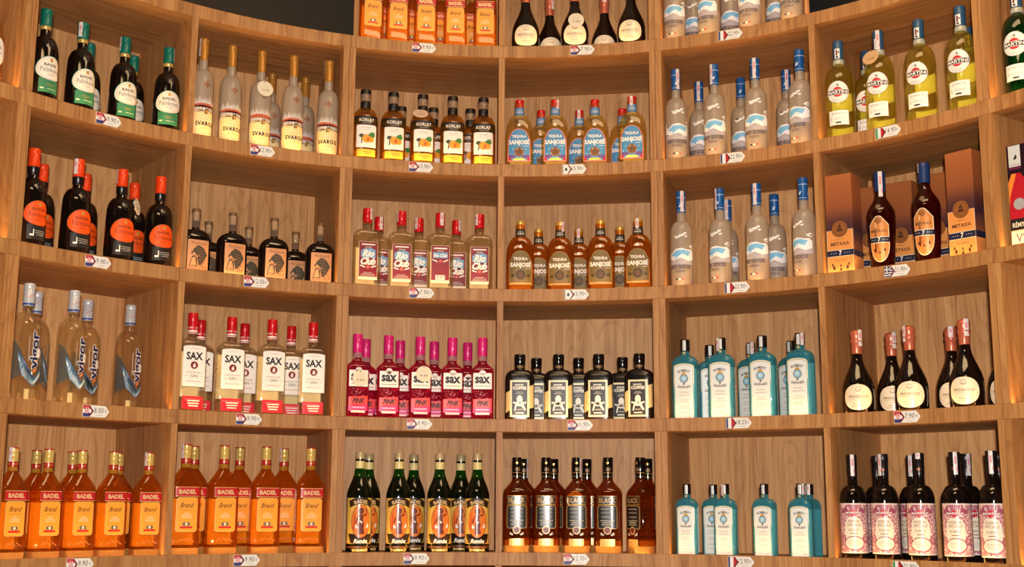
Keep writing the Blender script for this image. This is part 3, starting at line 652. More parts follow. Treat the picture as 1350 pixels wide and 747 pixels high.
# --- squat dark liqueur with cork
def antique():
    H = 220
    rows = [(0, 43, 30, 3), (3, 47.5, 33.5, 3), (8, 48.5, 34, 3), (110, 48.5, 34, 3)]
    for z, r in dome(114, 48.5, 150, 13.5, 9):
        t = (48.5 - r) / 35; rows.append((z, r, 34 + (13.5 - 34) * t, 3 - t))
    rows += [(154, 12.6, 12.6, 2), (H - 26, 12.3, 12.3, 2)]
    B = Body(rows, 48); g = B.mesh('glass', BLKG, 0, 157)
    nk = lathe('glass_neck', [(156, 12.5), (160, 12.4), (H - 22, 12.2), (H - 20, 13.4), (H - 14, 13.4), (H - 12, 12)], thin_glass('clear_neck_glass', (216, 200, 182), (220, 206, 190), .10, .12))
    cork = lathe('cork', [(H - 40, 9), (H - 38, 10.5), (H - 10, 10.8), (H - 9, 10)], P('cork_stopper', (226, 206, 170), .6))
    top = lathe('stopper_top', [(H - 11, 12), (H - 10.5, 14), (H - 1, 14), (H, 13)], P('brown_wood_stopper', (108, 76, 42), .5))
    a = Art(B.surf); kraft = P('kraft_label', (196, 140, 96), .6); a.rect(kraft, -35, 12, 35, 112, 0); lab = a.mesh('label')
    sk = P('dark_sketch_ink', (58, 56, 44), .6); brk = P('kraft_ink', (120, 78, 48), .6)
    a = Art(B.surf)
    a.poly(sk, [(-16, 82), (-2, 95), (16, 88), (30, 66), (20, 44), (8, 28), (0, 34), (-3, 54), (-8, 66), (-20, 72)], 1)
    for k in range(6): a.poly(brk, [(-8 + 3 * k, 86 - 9 * k), (14 + 2 * k, 84 - 9 * k), (14 + 2 * k, 82.4 - 9 * k), (-8 + 3 * k, 84 - 9 * k)], 2)
    a.ell(sk, -16, 68, 8, 7, 2, 12).ell(kraft, -15, 65, 4.5, 5.5, 3, 12).poly(sk, [(-29, 26), (-3, 26), (-8, 50), (-4, 58), (-12, 60), (-20, 58), (-24, 46)], 2).poly(kraft, [(-26, 28), (-6, 28), (-10, 50), (-14, 56), (-20, 50)], 3)
    a.poly(kraft, [(-10, 56), (2, 62), (3, 60), (-10, 52)], 3)
    for i in range(10): a.poly(sk, [(-30 + i * 6, 22 + (i * 7 % 9)), (-26 + i * 6, 20 + (i * 5 % 7)), (-27 + i * 6, 30 + (i * 11 % 8))], 1)
    pic = a.mesh('sketch_picture')
    a = Art(B.surf); a.text(brk, 'Antique', 0, 100, w=52, h=15, layer=2, shear=.15).scrib(sk, 16, 36, 22, 7, 2).scrib(sk, 0, 20, 52, 7, 2); let = a.mesh('lettering')
    a = Art(B.surf); a.rect(P('kraft_back_label', (222, 180, 110), .6), -30, 12, 30, 60, 0); bk = a.mesh('back_label', True)
    spec('antique', 'liqueur_bottle', [('glass', g, []), ('glass_neck', nk, []), ('cork', cork, []), ('stopper_top', top, []), ('label', lab, [('sketch_picture', pic), ('lettering', let)]), ('back_label', bk, [])])
antique()

# --- white rum, rectangular bottle
def rio():
    H = 283
    rows = [(0, 42, 24, 6), (3, 45, 27, 7), (8, 46, 28, 7), (60, 46, 28, 7), (184, 46, 28, 6)]
    for i in range(8):
        t = (i + 1) / 8; k = math.sin(t * math.pi / 2); rows.append((186 + 24 * k, 46 + (17 - 46) * (1 - math.cos(t * math.pi / 2)), 28 + (17 - 28) * (1 - math.cos(t * math.pi / 2)), 6 - 4 * t))
    rows += [(214, 15, 15, 2), (220, 14.5, 14.5, 2), (223, 16.5, 16.5, 2), (228, 16.5, 16.5, 2), (230, 14, 14, 2), (H - 3, 14, 14, 2)]
    B = Body(rows, 56); g = B.mesh('glass', thin_glass('white_rum', (254, 250, 236), (246, 230, 184), .02, .05, refr=.25))
    cap = lathe('cap', [(H - 50, 15), (H - 49.5, 16.3), (H - 34, 16.3), (H - 33.5, 15.8), (H - 32.5, 16.3), (H - 2, 16.3), (H, 15)], P('red_cap', (196, 16, 26), .3, .2))
    a = Art(B.surf); a.rect(CREAM, -32, 30, 32, 162, 0).rect(P('burgundy_label', (128, 20, 36), .4), -31, 40, 31, 161, 1); lab = a.mesh('label')
    a = Art(B.surf); sky = P('sky_print', (112, 160, 200), .45)
    a.poly(sky, [(-25, 92), (25, 92), (25, 134), (10, 140), (-12, 138), (-25, 130)], 2).poly(P('burgundy_label', (128, 20, 36), .4), [(-25, 92), (25, 92), (25, 104), (0, 96), (-25, 108)], 3)
    a.lines(WHITE, 0, 152, (46,), 4, 4.5, 2).lines(LGREY, 0, 143, (24,), 3, 3, 3)
    a.text(WHITE, 'Rio', 0, 121, w=42, h=26, layer=4, bold=.05, shear=.35).text(WHITE, 'Club', 0, 94, w=52, h=26, layer=4, bold=.05, shear=.35)
    a.poly(WHITE, [(-27, 76), (-10, 71), (-10, 75), (-27, 81)], 2).poly(WHITE, [(27, 76), (10, 71), (10, 75), (27, 81)], 2).ell(P('coral_print', (214, 96, 70), .5), 0, 74, 6, 6, 2, 12)
    a.lines(LGREY, 0, 54, (30, 46, 50), 5, 2, 2); let = a.mesh('lettering')
    a = Art(B.surf); a.rect(P('warm_back_label', (246, 226, 170), .45), -32, 24, 32, 150, 0); bk = a.mesh('back_label', True)
    a = Art(B.surf); a.poly(sky, [(-25, 118), (25, 118), (25, 138), (-25, 138)], 2).text(WHITE, 'Rio Club', 0, 127, w=48, h=12, layer=4, bold=.04, shear=.3).lines(WHITE, 0, 152, (46,), 4, 4.5, 2).lines(LGREY, 0, 143, (24,), 3, 3, 3)
    a.poly(WHITE, [(-27, 110), (-10, 103), (-10, 107), (-27, 114)], 2).poly(WHITE, [(27, 110), (10, 103), (10, 107), (27, 114)], 2).ell(P('coral_print', (214, 96, 70), .5), 0, 107, 5, 5, 2, 12).rect(WHITE, -16, 42, 16, 58, 2)
    for i in range(9): a.rect(INK, -14 + i * 3.2, 45, -13 + i * 3.2 + (i % 3) * .4, 57, 3)
    leb = a.mesh('lettering')
    spec('rio_back', 'rum_bottle', [('glass', g, []), ('cap', cap, []), ('label', lab, [('lettering', leb)]), ('back_label', bk, [])], [seal_mesh(16.3, H, 46, 20, 13)])
    spec('rio', 'rum_bottle', [('glass', g, []), ('cap', cap, []), ('label', lab, [('lettering', let)]), ('back_label', bk, [])], [seal_mesh(16.3, H, 40, 45, 13), seal_mesh(16.3, H, 38, -70, 13), seal_mesh(16.3, H, 46, 20, 13), seal_mesh(16.3, H, 40, -45, 13)])
rio()

# --- brandy with shield label and its gift box
COPPER = P('copper_label', (206, 134, 70), .35, .45)
def metaxa():
    H = 323
    red = thin_glass('ruby_brandy', (150, 62, 40), (116, 24, 12), .08, .10)
    B = Body([(0, 30), (3, 33), (8, 34), (60, 38), (130, 42), (180, 43.5)] + ess(186, 43.3, 252, 16, 10) + [(256, 15), (H - 4, 14)], 44)
    g = B.mesh('glass', red)
    cap = lathe('cap', [(H - 64, 16), (H - 63, 18.2), (H - 58, 17.6), (H - 30, 18), (H - 28, 17.5), (H - 26, 18), (H - 2, 18), (H, 16.6)], P('navy_cap', (24, 52, 104), .35, .25))
    def sh(g_): return [(-32 + g_, 146 - g_), (-14, 147 - g_)] + [(-(16 - g_) * math.cos(t), 158 + (16 - g_) * math.sin(t)) for t in [math.pi * (i / 12) for i in range(13)]] + [(14, 147 - g_), (32 - g_, 146 - g_)] + [((32 - g_) * math.cos(t), 86 - (58 - g_) * math.sin(t)) for t in [math.pi * i / 18 for i in range(19)]]
    a = Art(B.surf); a.poly(CREAM, list(reversed(sh(0))), 0).poly(COPPER, list(reversed(sh(2.2))), 1); lab = a.mesh('shield_label')
    br = P('sepia_ink', (72, 38, 24), .5)
    a = Art(B.surf); a.ring(br, 0, 160, 11, 11, 1.5, 2).ell(P('bronze_medal_print', (150, 92, 44), .4, .4), 0, 159, 8, 8, 2).text(br, 'METAXA', 0, 126, w=50, h=9, layer=2, bold=.01)
    a.rect(CREAM, -32, 88, 32, 108, 2).rect(NAVY, -32, 90, 32, 106, 3).text(WHITE, '7', 0, 98, h=13, w=8, layer=4, bold=.02)
    for i in (-24, -18, -12, 12, 18, 24): a.ell(LGREY, i, 98, 1.6, 1.6, 4, 6)
    a.ell(br, -16, 66, 3, 6, 2, 8).ell(br, 16, 66, 3, 6, 2, 8).ell(br, 0, 58, 2.5, 4, 2, 8); let = a.mesh('lettering')
    a = Art(B.surf, .1); a.ell(P('embossed_medal', (120, 96, 80), .2), 0, 205, 8, 8, 1, 18); em = a.mesh('embossed_medal')
    spec('metaxa', 'brandy_bottle', [('glass', g, []), ('cap', cap, []), ('shield_label', lab, [('lettering', let)]), ('embossed_medal', em, [])], [seal_mesh(18.1, H, 82, 20, 13), seal_mesh(18.1, H, 30, -60, 12)])
metaxa()
def box_carton(name, w_, d_, h_, mat):
    x, y = w_ / 2 * .001, d_ / 2 * .001; h = h_ * .001; e = .0012
    bm = bmesh.new(); bmesh.ops.create_cube(bm, size=1.0)
    for v in bm.verts: v.co = (v.co.x * 2 * x, v.co.y * 2 * y, (v.co.z + .5) * h)
    bmesh.ops.bevel(bm, geom=bm.edges[:], offset=e, segments=1, affect='EDGES')
    me = bpy.data.meshes.new(name); bm.to_mesh(me); bm.free(); me.materials.append(mat); return me
def gradient_print(name, stops, rough=.4, metal=.25):
    """carton print whose colour runs with height (object space)"""
    m = bpy.data.materials.new(name); m.use_nodes = True; nt = m.node_tree; L = nt.links.new; b = nt.nodes['Principled BSDF']
    tc = nn(nt, 'ShaderNodeTexCoord'); sp = nn(nt, 'ShaderNodeSeparateXYZ'); L(tc.outputs['Object'], sp.inputs[0])
    mr = nn(nt, 'ShaderNodeMapRange'); mr.inputs['From Max'].default_value = .34; L(sp.outputs[2], mr.inputs[0])
    cr = nn(nt, 'ShaderNodeValToRGB'); L(mr.outputs[0], cr.inputs[0]); el = cr.color_ramp.elements
    while len(el) > 1: el.remove(el[-1])
    el[0].position, c0 = stops[0]; el[0].color = (*lin(c0), 1)
    for p_, c_ in stops[1:]: e_ = el.new(p_); e_.color = (*lin(c_), 1)
    wv = nn(nt, 'ShaderNodeTexWave'); wv.inputs['Scale'].default_value = 60; wv.inputs['Distortion'].default_value = 2; L(tc.outputs['Object'], wv.inputs['Vector'])
    mx = nn(nt, 'ShaderNodeMixRGB', blend_type='MULTIPLY'); mx.inputs[0].default_value = .12; L(cr.outputs[0], mx.inputs[1]); L(wv.outputs[0], mx.inputs[2])
    L(mx.outputs[0], b.inputs['Base Color']); b.inputs['Roughness'].default_value = rough; b.inputs['Metallic'].default_value = metal
    return m
def metabox():
    W, D, H = 88, 80, 328
    gm = gradient_print('copper_navy_carton', [(0, (196, 118, 62)), (.42, (70, 44, 60)), (.52, (96, 56, 54)), (.66, (160, 92, 54)), (1, (190, 112, 62))])
    g = box_carton('carton', W, D, H, gm)
    front = lambda u, v, off, back=False: (u, -(D / 2 + off), v)
    side = lambda u, v, off, back=False: (W / 2 + off, u, v)
    br = P('sepia_ink', (72, 38, 24), .5)
    cl = P('bright_copper_panel', (222, 150, 82), .38, .35)
    a = Art(front, .2, None); a.rect(CREAM, -43.5, 0.5, 43.5, 146, 0).rect(cl, -42.5, 0.5, 42.5, 145, 1).ell(P('bronze_medal_print', (150, 92, 44), .4, .4), 0, 150, 27, 27, 2).ring(br, 0, 150, 27, 27, 1.6, 3).ring(br, 0, 150, 20, 20, 1, 3).poly(br, [(-11, 141), (11, 141), (7, 151), (-7, 151)], 3).poly(br, [(-8, 153), (8, 153), (0, 166)], 3); pan = a.mesh('front_panel')
    a = Art(front, .2, None); a.text(br, 'METAXA', 0, 101, w=62, h=11, layer=3, bold=.02).lines(br, 0, 116, (26,), 3, .9, 3).rect(CREAM, -43, 60, 43, 82, 2).rect(NAVY, -43.5, 61.5, 43.5, 80.5, 3).text(WHITE, '7', 0, 71, w=9, h=15, layer=4, bold=.02)
    for i in (-30, -22, -14, 14, 22, 30): a.ell(LGREY, i, 71, 1.7, 1.7, 4, 6)
    for s_ in (-1, 1):
        a.ell(br, s_ * 22, 24, 4, 7, 3, 10).ell(br, s_ * 27, 34, 3, 5, 3, 8)
    a.ell(br, 0, 18, 3.5, 4.5, 3, 10).ell(br, 0, 30, 2.4, 5, 3, 8).scrib(br, 0, 47, 40, 4, 3)
    let = a.mesh('lettering')
    a = Art(side, .2, None); a.rect(NAVY, -39.5, 61.5, 39.5, 80.5, 1).rect(cl, -39.5, 1, 39.5, 60, 1); sd = a.mesh('side_print')
    spec('metabox', 'gift_box', [('carton', g, []), ('front_panel', pan, [('lettering', let)]), ('side_print', sd, [])])
metabox()

# --- clear vodka with silver cap and vertical lettering
def vigor():
    H = 347
    B = Body([(0, 38), (3, 42), (8, 43.5), (204, 43)] + dome(208, 43, 262, 16, 9) + [(266, 14.5), (H - 4, 14)], 44)
    g = B.mesh('glass', thin_glass('clear_vodka', (253, 249, 238), (250, 230, 184), .02, .04, refr=.16))
    cap = lathe('cap', [(H - 66, 15), (H - 65.5, 16.2), (H - 18, 16.2), (H - 17, 15.6), (H - 16, 16.3), (H - 2, 16.3), (H, 15)], P('silver_cap', (196, 198, 200), .3, .5))
    cb = Body([(0, 16.3), (400, 16.3)]); a = Art(cb.surf, .3, 4); a.rect(P('cap_blue_print', (44, 70, 140), .4), -51, H - 64, 51, H - 58, 1)
    for ph in (-30, 0, 30): a.scrib(P('cap_red_print', (220, 60, 60), .4), ph, H - 38, 22, 5, 1, .5)
    cp = a.mesh('cap_print')
    mb = P('steel_blue_print', (96, 132, 158), .4); db = P('deep_blue_print', (52, 78, 120), .4); lb = P('light_blue_print', (120, 190, 220), .35); fade = thin_glass('smoke_blue_print', (176, 190, 196), (120, 146, 158), .16, .12); orr = P('orange_print', (222, 130, 80), .5)
    a = Art(B.surf)
    a.poly(fade, [(-62, 60), (-10, 84), (-14, 120), (-40, 172), (-62, 184)], 0)
    for i, m_ in enumerate((db, mb, lb, WHITE, mb)):
        o_ = i * 4.2
        a.poly(m_, [(-36 + o_ * .2, 150 - o_ * 1.6), (-33 + o_ * .2, 146 - o_ * 1.6), (14, 72 - o_), (14, 66 - o_), (8, 67 - o_), (-20, 98 - o_ * 1.2)], 1)
        a.poly(m_, [(14, 66 - o_), (14, 71 - o_), (44, 104 - o_), (44, 98 - o_)], 1)
    a.poly(orr, [(8, 96), (24, 110), (24, 128), (10, 116)], 1).poly(orr, [(10, 84), (22, 94), (22, 102), (10, 92)], 1)
    pr = a.mesh('printed_bands')
    a = Art(B.surf, du=4); navy = P('deep_navy_ink', (26, 30, 76), .4)
    a.text(WHITE, 'vigor', 16, 150, w=112, h=38, layer=2, rot=90, bold=.075).text(navy, 'vigor', 16, 150, w=108, h=35, layer=3, rot=90, bold=.035)
    a.rect(LGREY, -6, 118, -4.5, 190, 2).rect(LGREY, 38, 110, 39.5, 200, 2)
    let = a.mesh('lettering')
    a = Art(B.surf); a.rect(P('faint_back_label', (240, 214, 150), .5), 20, 10, 34, 30, 0).rect(P('faint_back_label', (240, 214, 150), .5), -34, 10, -20, 46, 0); bk = a.mesh('back_label', True)
    spec('vigor', 'vodka_bottle', [('glass', g, []), ('cap', cap, [('cap_print', cp)]), ('printed_bands', pr, []), ('lettering', let, []), ('back_label', bk, [])])
vigor()

# --- dry gin, clear square bottle with red cap; and the pink one
def sax():
    H = 321
    rows = [(0, 40, 26, 8), (3, 42.5, 29, 9), (8, 43, 30, 9), (208, 43, 30, 8)]
    for i in range(7):
        t = (i + 1) / 7; c_ = 1 - math.cos(t * math.pi / 2); rows.append((212 + 28 * math.sin(t * math.pi / 2), 43 + (15.5 - 43) * c_, 30 + (15.5 - 30) * c_, 8 - 6 * t))
    rows += [(244, 14.5, 14.5, 2), (H - 4, 14, 14, 2)]
    B = Body(rows, 56); g = B.mesh('glass', thin_glass('clear_gin', (254, 250, 240), (250, 232, 184), .02, .05, refr=.22))
    rc = P('red_cap', (196, 16, 26), .3, .2)
    cap = lathe('cap', [(H - 66, 14.6), (H - 65.5, 15.6), (H - 30, 15.6), (H - 29.5, 15.2), (H - 28.5, 15.7), (H - 2, 15.7), (H, 14.6)], rc)
    cb = Body([(0, 15.7), (400, 15.7)]); a = Art(cb.surf, .3, 4); a.rect(WHITE, -49, H - 61, 49, H - 56, 1).rect(WHITE, -49, H - 66, 49, H - 64, 1)
    for ph in (-25, 25): a.text(WHITE, 'LONDON DRY', ph, H - 48, w=44, h=5.5, layer=1, bold=.02)
    cp = a.mesh('cap_print')
    a = Art(B.surf); a.arch(P('label_edge_line', (190, 184, 176), .5), -37, 84, 37, 215, 6, 0).arch(WHITE, -36.3, 84.7, 36.3, 214.3, 6, 1); lab = a.mesh('label')  # thin grey line all round the white label
    a = Art(B.surf); a.text(INK, 'SAX', 0, 181, w=54, h=25, layer=2, bold=.035).ell(DRED, 0, 152, 12, 12, 2).poly(WHITE, [(-4, 145), (4, 145), (5, 153), (3, 153), (2, 160), (0, 153), (-1, 158), (-4, 152)], 3)
    a.text(GREY, 'LONDON DRY', 0, 129, w=50, h=5, layer=2).text(INK, 'GIN', 0, 118, w=24, h=9, layer=2).lines(GREY, -23, 118, (12,), 3, .9, 2).lines(GREY, 23, 118, (12,), 3, .9, 2).scrib(P('wine_ink', (170, 110, 110), .5), 0, 101, 48, 5, 2)
    a.lines(LGREY, 0, 205, (26,), 3, 1.4, 2); let = a.mesh('lettering')
    a = Art(B.surf); a.rect(P('red_label', (206, 28, 44), .4), -34, 14, 34, 54, 0); rl = a.mesh('foot_label')
    a = Art(B.surf); a.rect(P('red_label_line', (236, 150, 150), .5), -30, 45, 30, 46, 1).lines(WHITE, 2, 40, (40, 36, 30), 8, 3.2, 1); le2 = a.mesh('lettering')
    a = Art(B.surf); a.rect(P('warm_back_label', (246, 226, 170), .45), -36, 56, 36, 200, 0); bk = a.mesh('back_label', True)
    spec('sax', 'gin_bottle', [('glass', g, []), ('cap', cap, [('cap_print', cp)]), ('label', lab, [('lettering', let)]), ('foot_label', rl, [('lettering', le2)]), ('back_label', bk, [])])
sax()
def pink():
    H = 290
    rows = [(0, 35, 24, 6), (3, 37.5, 27, 7), (8, 38.5, 28, 7), (172, 38.5, 28, 6)]
    for i in range(8):
        t = (i + 1) / 8; s_ = t * t * (3 - 2 * t); rows.append((176 + 30 * t, 38.5 + (15 - 38.5) * s_ , 28 + (15 - 28) * s_, 6 - 4 * t))
    rows += [(210, 14.5, 14.5, 2), (H - 4, 14, 14, 2)]
    B = Body(rows, 52); g = B.mesh('glass', thin_glass('pink_gin', (240, 112, 152), (226, 46, 104), .09, .13, refr=.14))
    cap = lathe('cap', [(H - 64, 15), (H - 63.5, 16.6), (H - 58, 16.6), (H - 57.5, 16), (H - 56.5, 16.5), (H - 3, 16.9), (H, 15.6)], P('pink_cap', (208, 32, 116), .3, .15))
    nk = lathe('neck_glass', [(209, 15.2), (210, 16), (224, 15.6), (226, 14.8)], thin_glass('pale_pink_glass', (232, 176, 190), (236, 190, 196), .3, .2))
    cb = Body([(0, 16.7), (400, 16.7)]); a = Art(cb.surf, .3, 4); a.scrib(P('pale_pink_ink', (240, 160, 200), .4), 0, H - 40, 10, 6, 1).rect(P('pale_pink_ink', (240, 160, 200), .4), -1, H - 26, 1, H - 16, 1); cp = a.mesh('cap_print')
    a = Art(B.surf); a.rect(WHITE, -32, 111, 32, 166, 0).ell(WHITE, 0, 166, 11, 10, 0); lab = a.mesh('label')
    a = Art(B.surf); a.text(INK, 'sax', 0, 142, w=52, h=24, layer=1, bold=.04).lines(GREY, 0, 121, (50,), 4, 1.8, 1).ring(LGREY, 0, 168, 7, 6, 1, 1, 14); let = a.mesh('lettering')
    a = Art(B.surf); a.poly(P('coral_label', (232, 70, 74), .4), [(-32, 46), (32, 50), (32, 80), (-32, 76)], 0).rect(P('magenta_label', (206, 50, 120), .4), -32, 30, 32, 50, 0).rect(P('pale_pink_band', (240, 196, 204), .4), -24, 24, 24, 31, 1); pl = a.mesh('foot_label')
    a = Art(B.surf); a.text(INK, 'PINK', 2, 63, w=44, h=19, layer=1, bold=.045, shear=.35).lines(P('pale_pink_ink', (240, 160, 200), .4), 0, 41, (44,), 4, 4, 1)
    random.seed(3)
    for i in range(34): a.ell(P('petal_print', (236, 150, 168), .4), random.gauss(-4, 11), random.gauss(96, 7), 1.1, 1.1, 1, 5)
    le2 = a.mesh('lettering')
    spec('pink', 'gin_bottle', [('glass', g, []), ('cap', cap, [('cap_print', cp)]), ('neck_glass', nk, []), ('label', lab, [('lettering', let)]), ('foot_label', pl, [('lettering', le2)])])
pink()

# --- coffee liqueur, matt black flask
def coffee():
    H = 233
    rows = [(0, 46, 28, 4), (3, 49, 31, 4), (8, 50, 32, 4), (146, 50, 32, 4)]
    for z, r in dome(150, 50, 180, 19, 8):
        t = (50 - r) / 31; rows.append((z, r, 32 + (19 - 32) * t, 4 - 2 * t))
    rows += [(184, 17.5, 17.5, 2), (H - 4, 17, 17, 2)]
    B = Body(rows, 52); bk_ = P('satin_black_glass', (14, 12, 12), .22, 0, .6); g = B.mesh('glass', bk_)
    cap = lathe('cap', [(H - 36, 17.4), (H - 35, 18.6), (H - 18, 18.6), (H - 16, 19.4), (H - 2, 19), (H, 17.5)], P('black_gloss_cap', (14, 12, 12), .15))
    cb = Body([(0, 17.8), (400, 17.8)]); a = Art(cb.surf, .3, 4); a.rect(P('bronze_neck_print', (120, 90, 50), .4, .4), -10, H - 48, 14, H - 39, 1); cp = a.mesh('neck_print')
    gd = P('pale_gold_label', (226, 202, 140), .35, .25)
    a = Art(B.surf); a.poly(gd, [(-48, 30), (-30, 42), (-30, 108), (-48, 100)], 0).poly(gd, [(48, 50), (30, 44), (30, 120), (48, 128)], 0).rect(P('ivory_gold_frame', (236, 222, 184), .35, .1), -33, 17, 33, 142, 1).rect(P('charcoal_label', (42, 40, 42), .4), -26, 24, 26, 136, 2); lab = a.mesh('label')
    iv = P('ivory_ink', (240, 236, 222), .4)
    a = Art(B.surf); a.text(iv, 'BADEL', 0, 126, w=30, h=5.5, layer=3, bold=.04).text(iv, 'COFFEE', 0, 115, w=47, h=11, layer=3, bold=.04).lines(LGREY, 0, 101, (20, 28), 5, 2, 3)
    a.ell(iv, 0, 77, 10, 14, 3, 20).poly(iv, [(-13, 68), (13, 68), (15, 61), (6, 57), (-8, 58), (-15, 62)], 3).poly(iv, [(-22, 70), (-10, 64), (-22, 62)], 3).poly(iv, [(22, 70), (10, 64), (22, 62)], 3).poly(iv, [(-14, 62), (-9, 62), (-14, 38), (-19, 38)], 3).poly(iv, [(6, 62), (12, 60), (22, 42), (17, 38), (8, 50)], 3).ell(iv, 0, 60, 15, 7, 3, 18).ell(P('charcoal_label', (42, 40, 42), .4), 1, 65, 2.5, 3, 4, 10)
    a.scrib(iv, 0, 42, 20, 6, 3).lines(iv, 0, 31, (28,), 4, 4, 3); let = a.mesh('lettering')
    spec('coffee', 'coffee_liqueur_bottle', [('glass', g, []), ('cap', cap, []), ('neck_print', cp, []), ('label', lab, [('lettering', let)])])
coffee()

# --- blue gin, rectangular bottle with arched label
def bombay():
    H = 275
    rows = [(0, 39, 27, 6), (3, 41, 30, 6), (8, 42, 31, 6), (188, 42, 31, 6)]
    for i in range(8):
        t = (i + 1) / 8; s_ = (1 - math.cos(t * math.pi / 2)); rows.append((192 + 28 * math.sin(t * math.pi / 2), 42 + (16.5 - 42) * s_, 31 + (16.5 - 31) * s_, 6 - 4 * t))
    rows += [(226, 14.5, 14.5, 2), (H - 4, 14, 14, 2)]
    B = Body(rows, 56); g = B.mesh('glass', thin_glass('sapphire_glass', (178, 236, 250), (96, 218, 250), .12, .18, refr=.22))
    cap = lathe('cap', [(H - 40, 14.6), (H - 39.5, 16), (H - 2, 16), (H, 15)], P('black_brown_cap', (24, 18, 16), .25))
    cb = Body([(0, 16), (400, 16)]); a = Art(cb.surf, .3, 4); a.rect(P('silver_strip', (202, 204, 204), .35, .2), -5.5, H - 38, 5.5, H - 4, 1); cp = a.mesh('cap_strip')
    a = Art(lambda u, v, o, b=False: (u, -(15.5 + o), v), .3, None); a.ell(P('gold_medal_print', (196, 170, 100), .35, .4), 0, H - 46, 4.5, 5, 1, 14); md = a.mesh('neck_medal')
    lb = P('pale_silver_label', (212, 220, 222), .35); rim = P('label_gold_rim', (226, 218, 180), .35)
    a = Art(B.surf); a.arch(rim, -34, 5, 34, 192, 12, 0).arch(INK, -31.5, 8, 31.5, 188, 11, 1).arch(lb, -30.7, 8.8, 30.7, 187, 11, 2); lab = a.mesh('label')
    ink = P('charcoal_ink', (54, 52, 56), .5); bu = P('sapphire_print', (128, 176, 206), .4)
    a = Art(B.surf); a.text(ink, 'BOMBAY', 0, 168, w=42, h=9, layer=3, bold=.02, arc=40).text(ink, 'SAPPHIRE', 0, 112, w=44, h=9, layer=3, bold=.02, arc=-60)
    a.ell(ink, 0, 141, 15, 15, 3, 8).ell(bu, 0, 141, 13, 13, 4, 8).ell(P('sapphire_light_print', (170, 204, 224), .4), 0, 142, 7, 7, 5, 8).poly(GOLD, [(-9, 154), (9, 154), (6, 160), (0, 164), (-6, 160)], 4).ell(GREY, 0, 124, 4, 5, 4, 10)
    a.text(GREY, 'Distilled', 0, 96, w=30, h=5, layer=3, shear=.3).text(ink, 'LONDON DRY GIN', 0, 86, w=38, h=4, layer=3)
    a.lines(LGREY, 0, 70, (26, 38, 0.1, 30, 34, 0.1, 22), 7, 2, 3).lines(LGREY, 18, 16, (16,), 3, 2.4, 3); let = a.mesh('lettering')
    a = Art(B.surf); a.rect(P('silver_back_label', (200, 214, 206), .45), -32, 8, 32, 180, 0); bk = a.mesh('back_label', True)
    spec('bombay', 'gin_bottle', [('glass', g, []), ('cap', cap, [('cap_strip', cp)]), ('neck_medal', md, []), ('label', lab, [('lettering', let)]), ('back_label', bk, [])], [None, seal_mesh(16.2, H, 44, -35, 14), None, seal_mesh(16.2, H, 40, 50, 12)])
bombay()

# --- sparkling wine
def prosecco():
    H = 270
    B = Body([(0, 43), (3, 47), (8, 48.5), (40, 50), (70, 49.5)] + ess(80, 49, 190, 16, 14) + [(196, 15.3), (204, 15), (206, 16.4), (212, 16.4), (214, 14.5), (H - 4, 14)], 48)
    g = B.mesh('glass', BLKG)
    fo = P('rose_gold_foil', (196, 104, 76), .3, .75)
    cap = lathe('foil_capsule', [(H - 76, 15.4), (H - 75, 16.6), (H - 44, 17.2), (H - 42, 18.6), (H - 36, 19.2), (H - 31, 18), (H - 26, 17.2), (H - 20, 19), (H - 8, 19), (H - 2, 15), (H, 9)], fo)
    cage = lathe('wire_cage', [(H - 38, 18), (H - 37, 20), (H - 34, 20), (H - 33, 18)], fo)
    lb = P('pearl_label', (240, 222, 192), .42, 0, .5, .5)
    a = Art(B.surf, dv=8.0); a.ell(lb, 0, 56, 46, 40, 0, 44, 2.15); lab = a.mesh('label')
    br = P('bronze_ink', (118, 88, 56), .45)
    a = Art(B.surf, dv=8.0); a.text(br, 'PROSECCO', 0, 58, w=60, h=8, layer=1, space=1.2, bold=.025).ring(br, 0, 80, 9, 7, 1, 1, 16).lines(br, 0, 78, (20, 14), 3, 1, 1).lines(LGREY, 0, 50, (60, 14), 6, 1, 1).lines(br, 0, 34, (34, 40), 6, 1.1, 1).lines(LGREY, 0, 89, (36,), 3, 1, 1); let = a.mesh('lettering')
    spec('prosecco', 'sparkling_wine_bottle', [('glass', g, []), ('foil_capsule', cap, [('wire_cage', cage)]), ('label', lab, [('lettering', let)])], [seal_mesh(19.2, H, 52, 40, 15), seal_mesh(19.2, H, 50, -45, 14), seal_mesh(19.2, H, 52, 35, 15), seal_mesh(19.2, H, 34, 5, 15)])
prosecco()

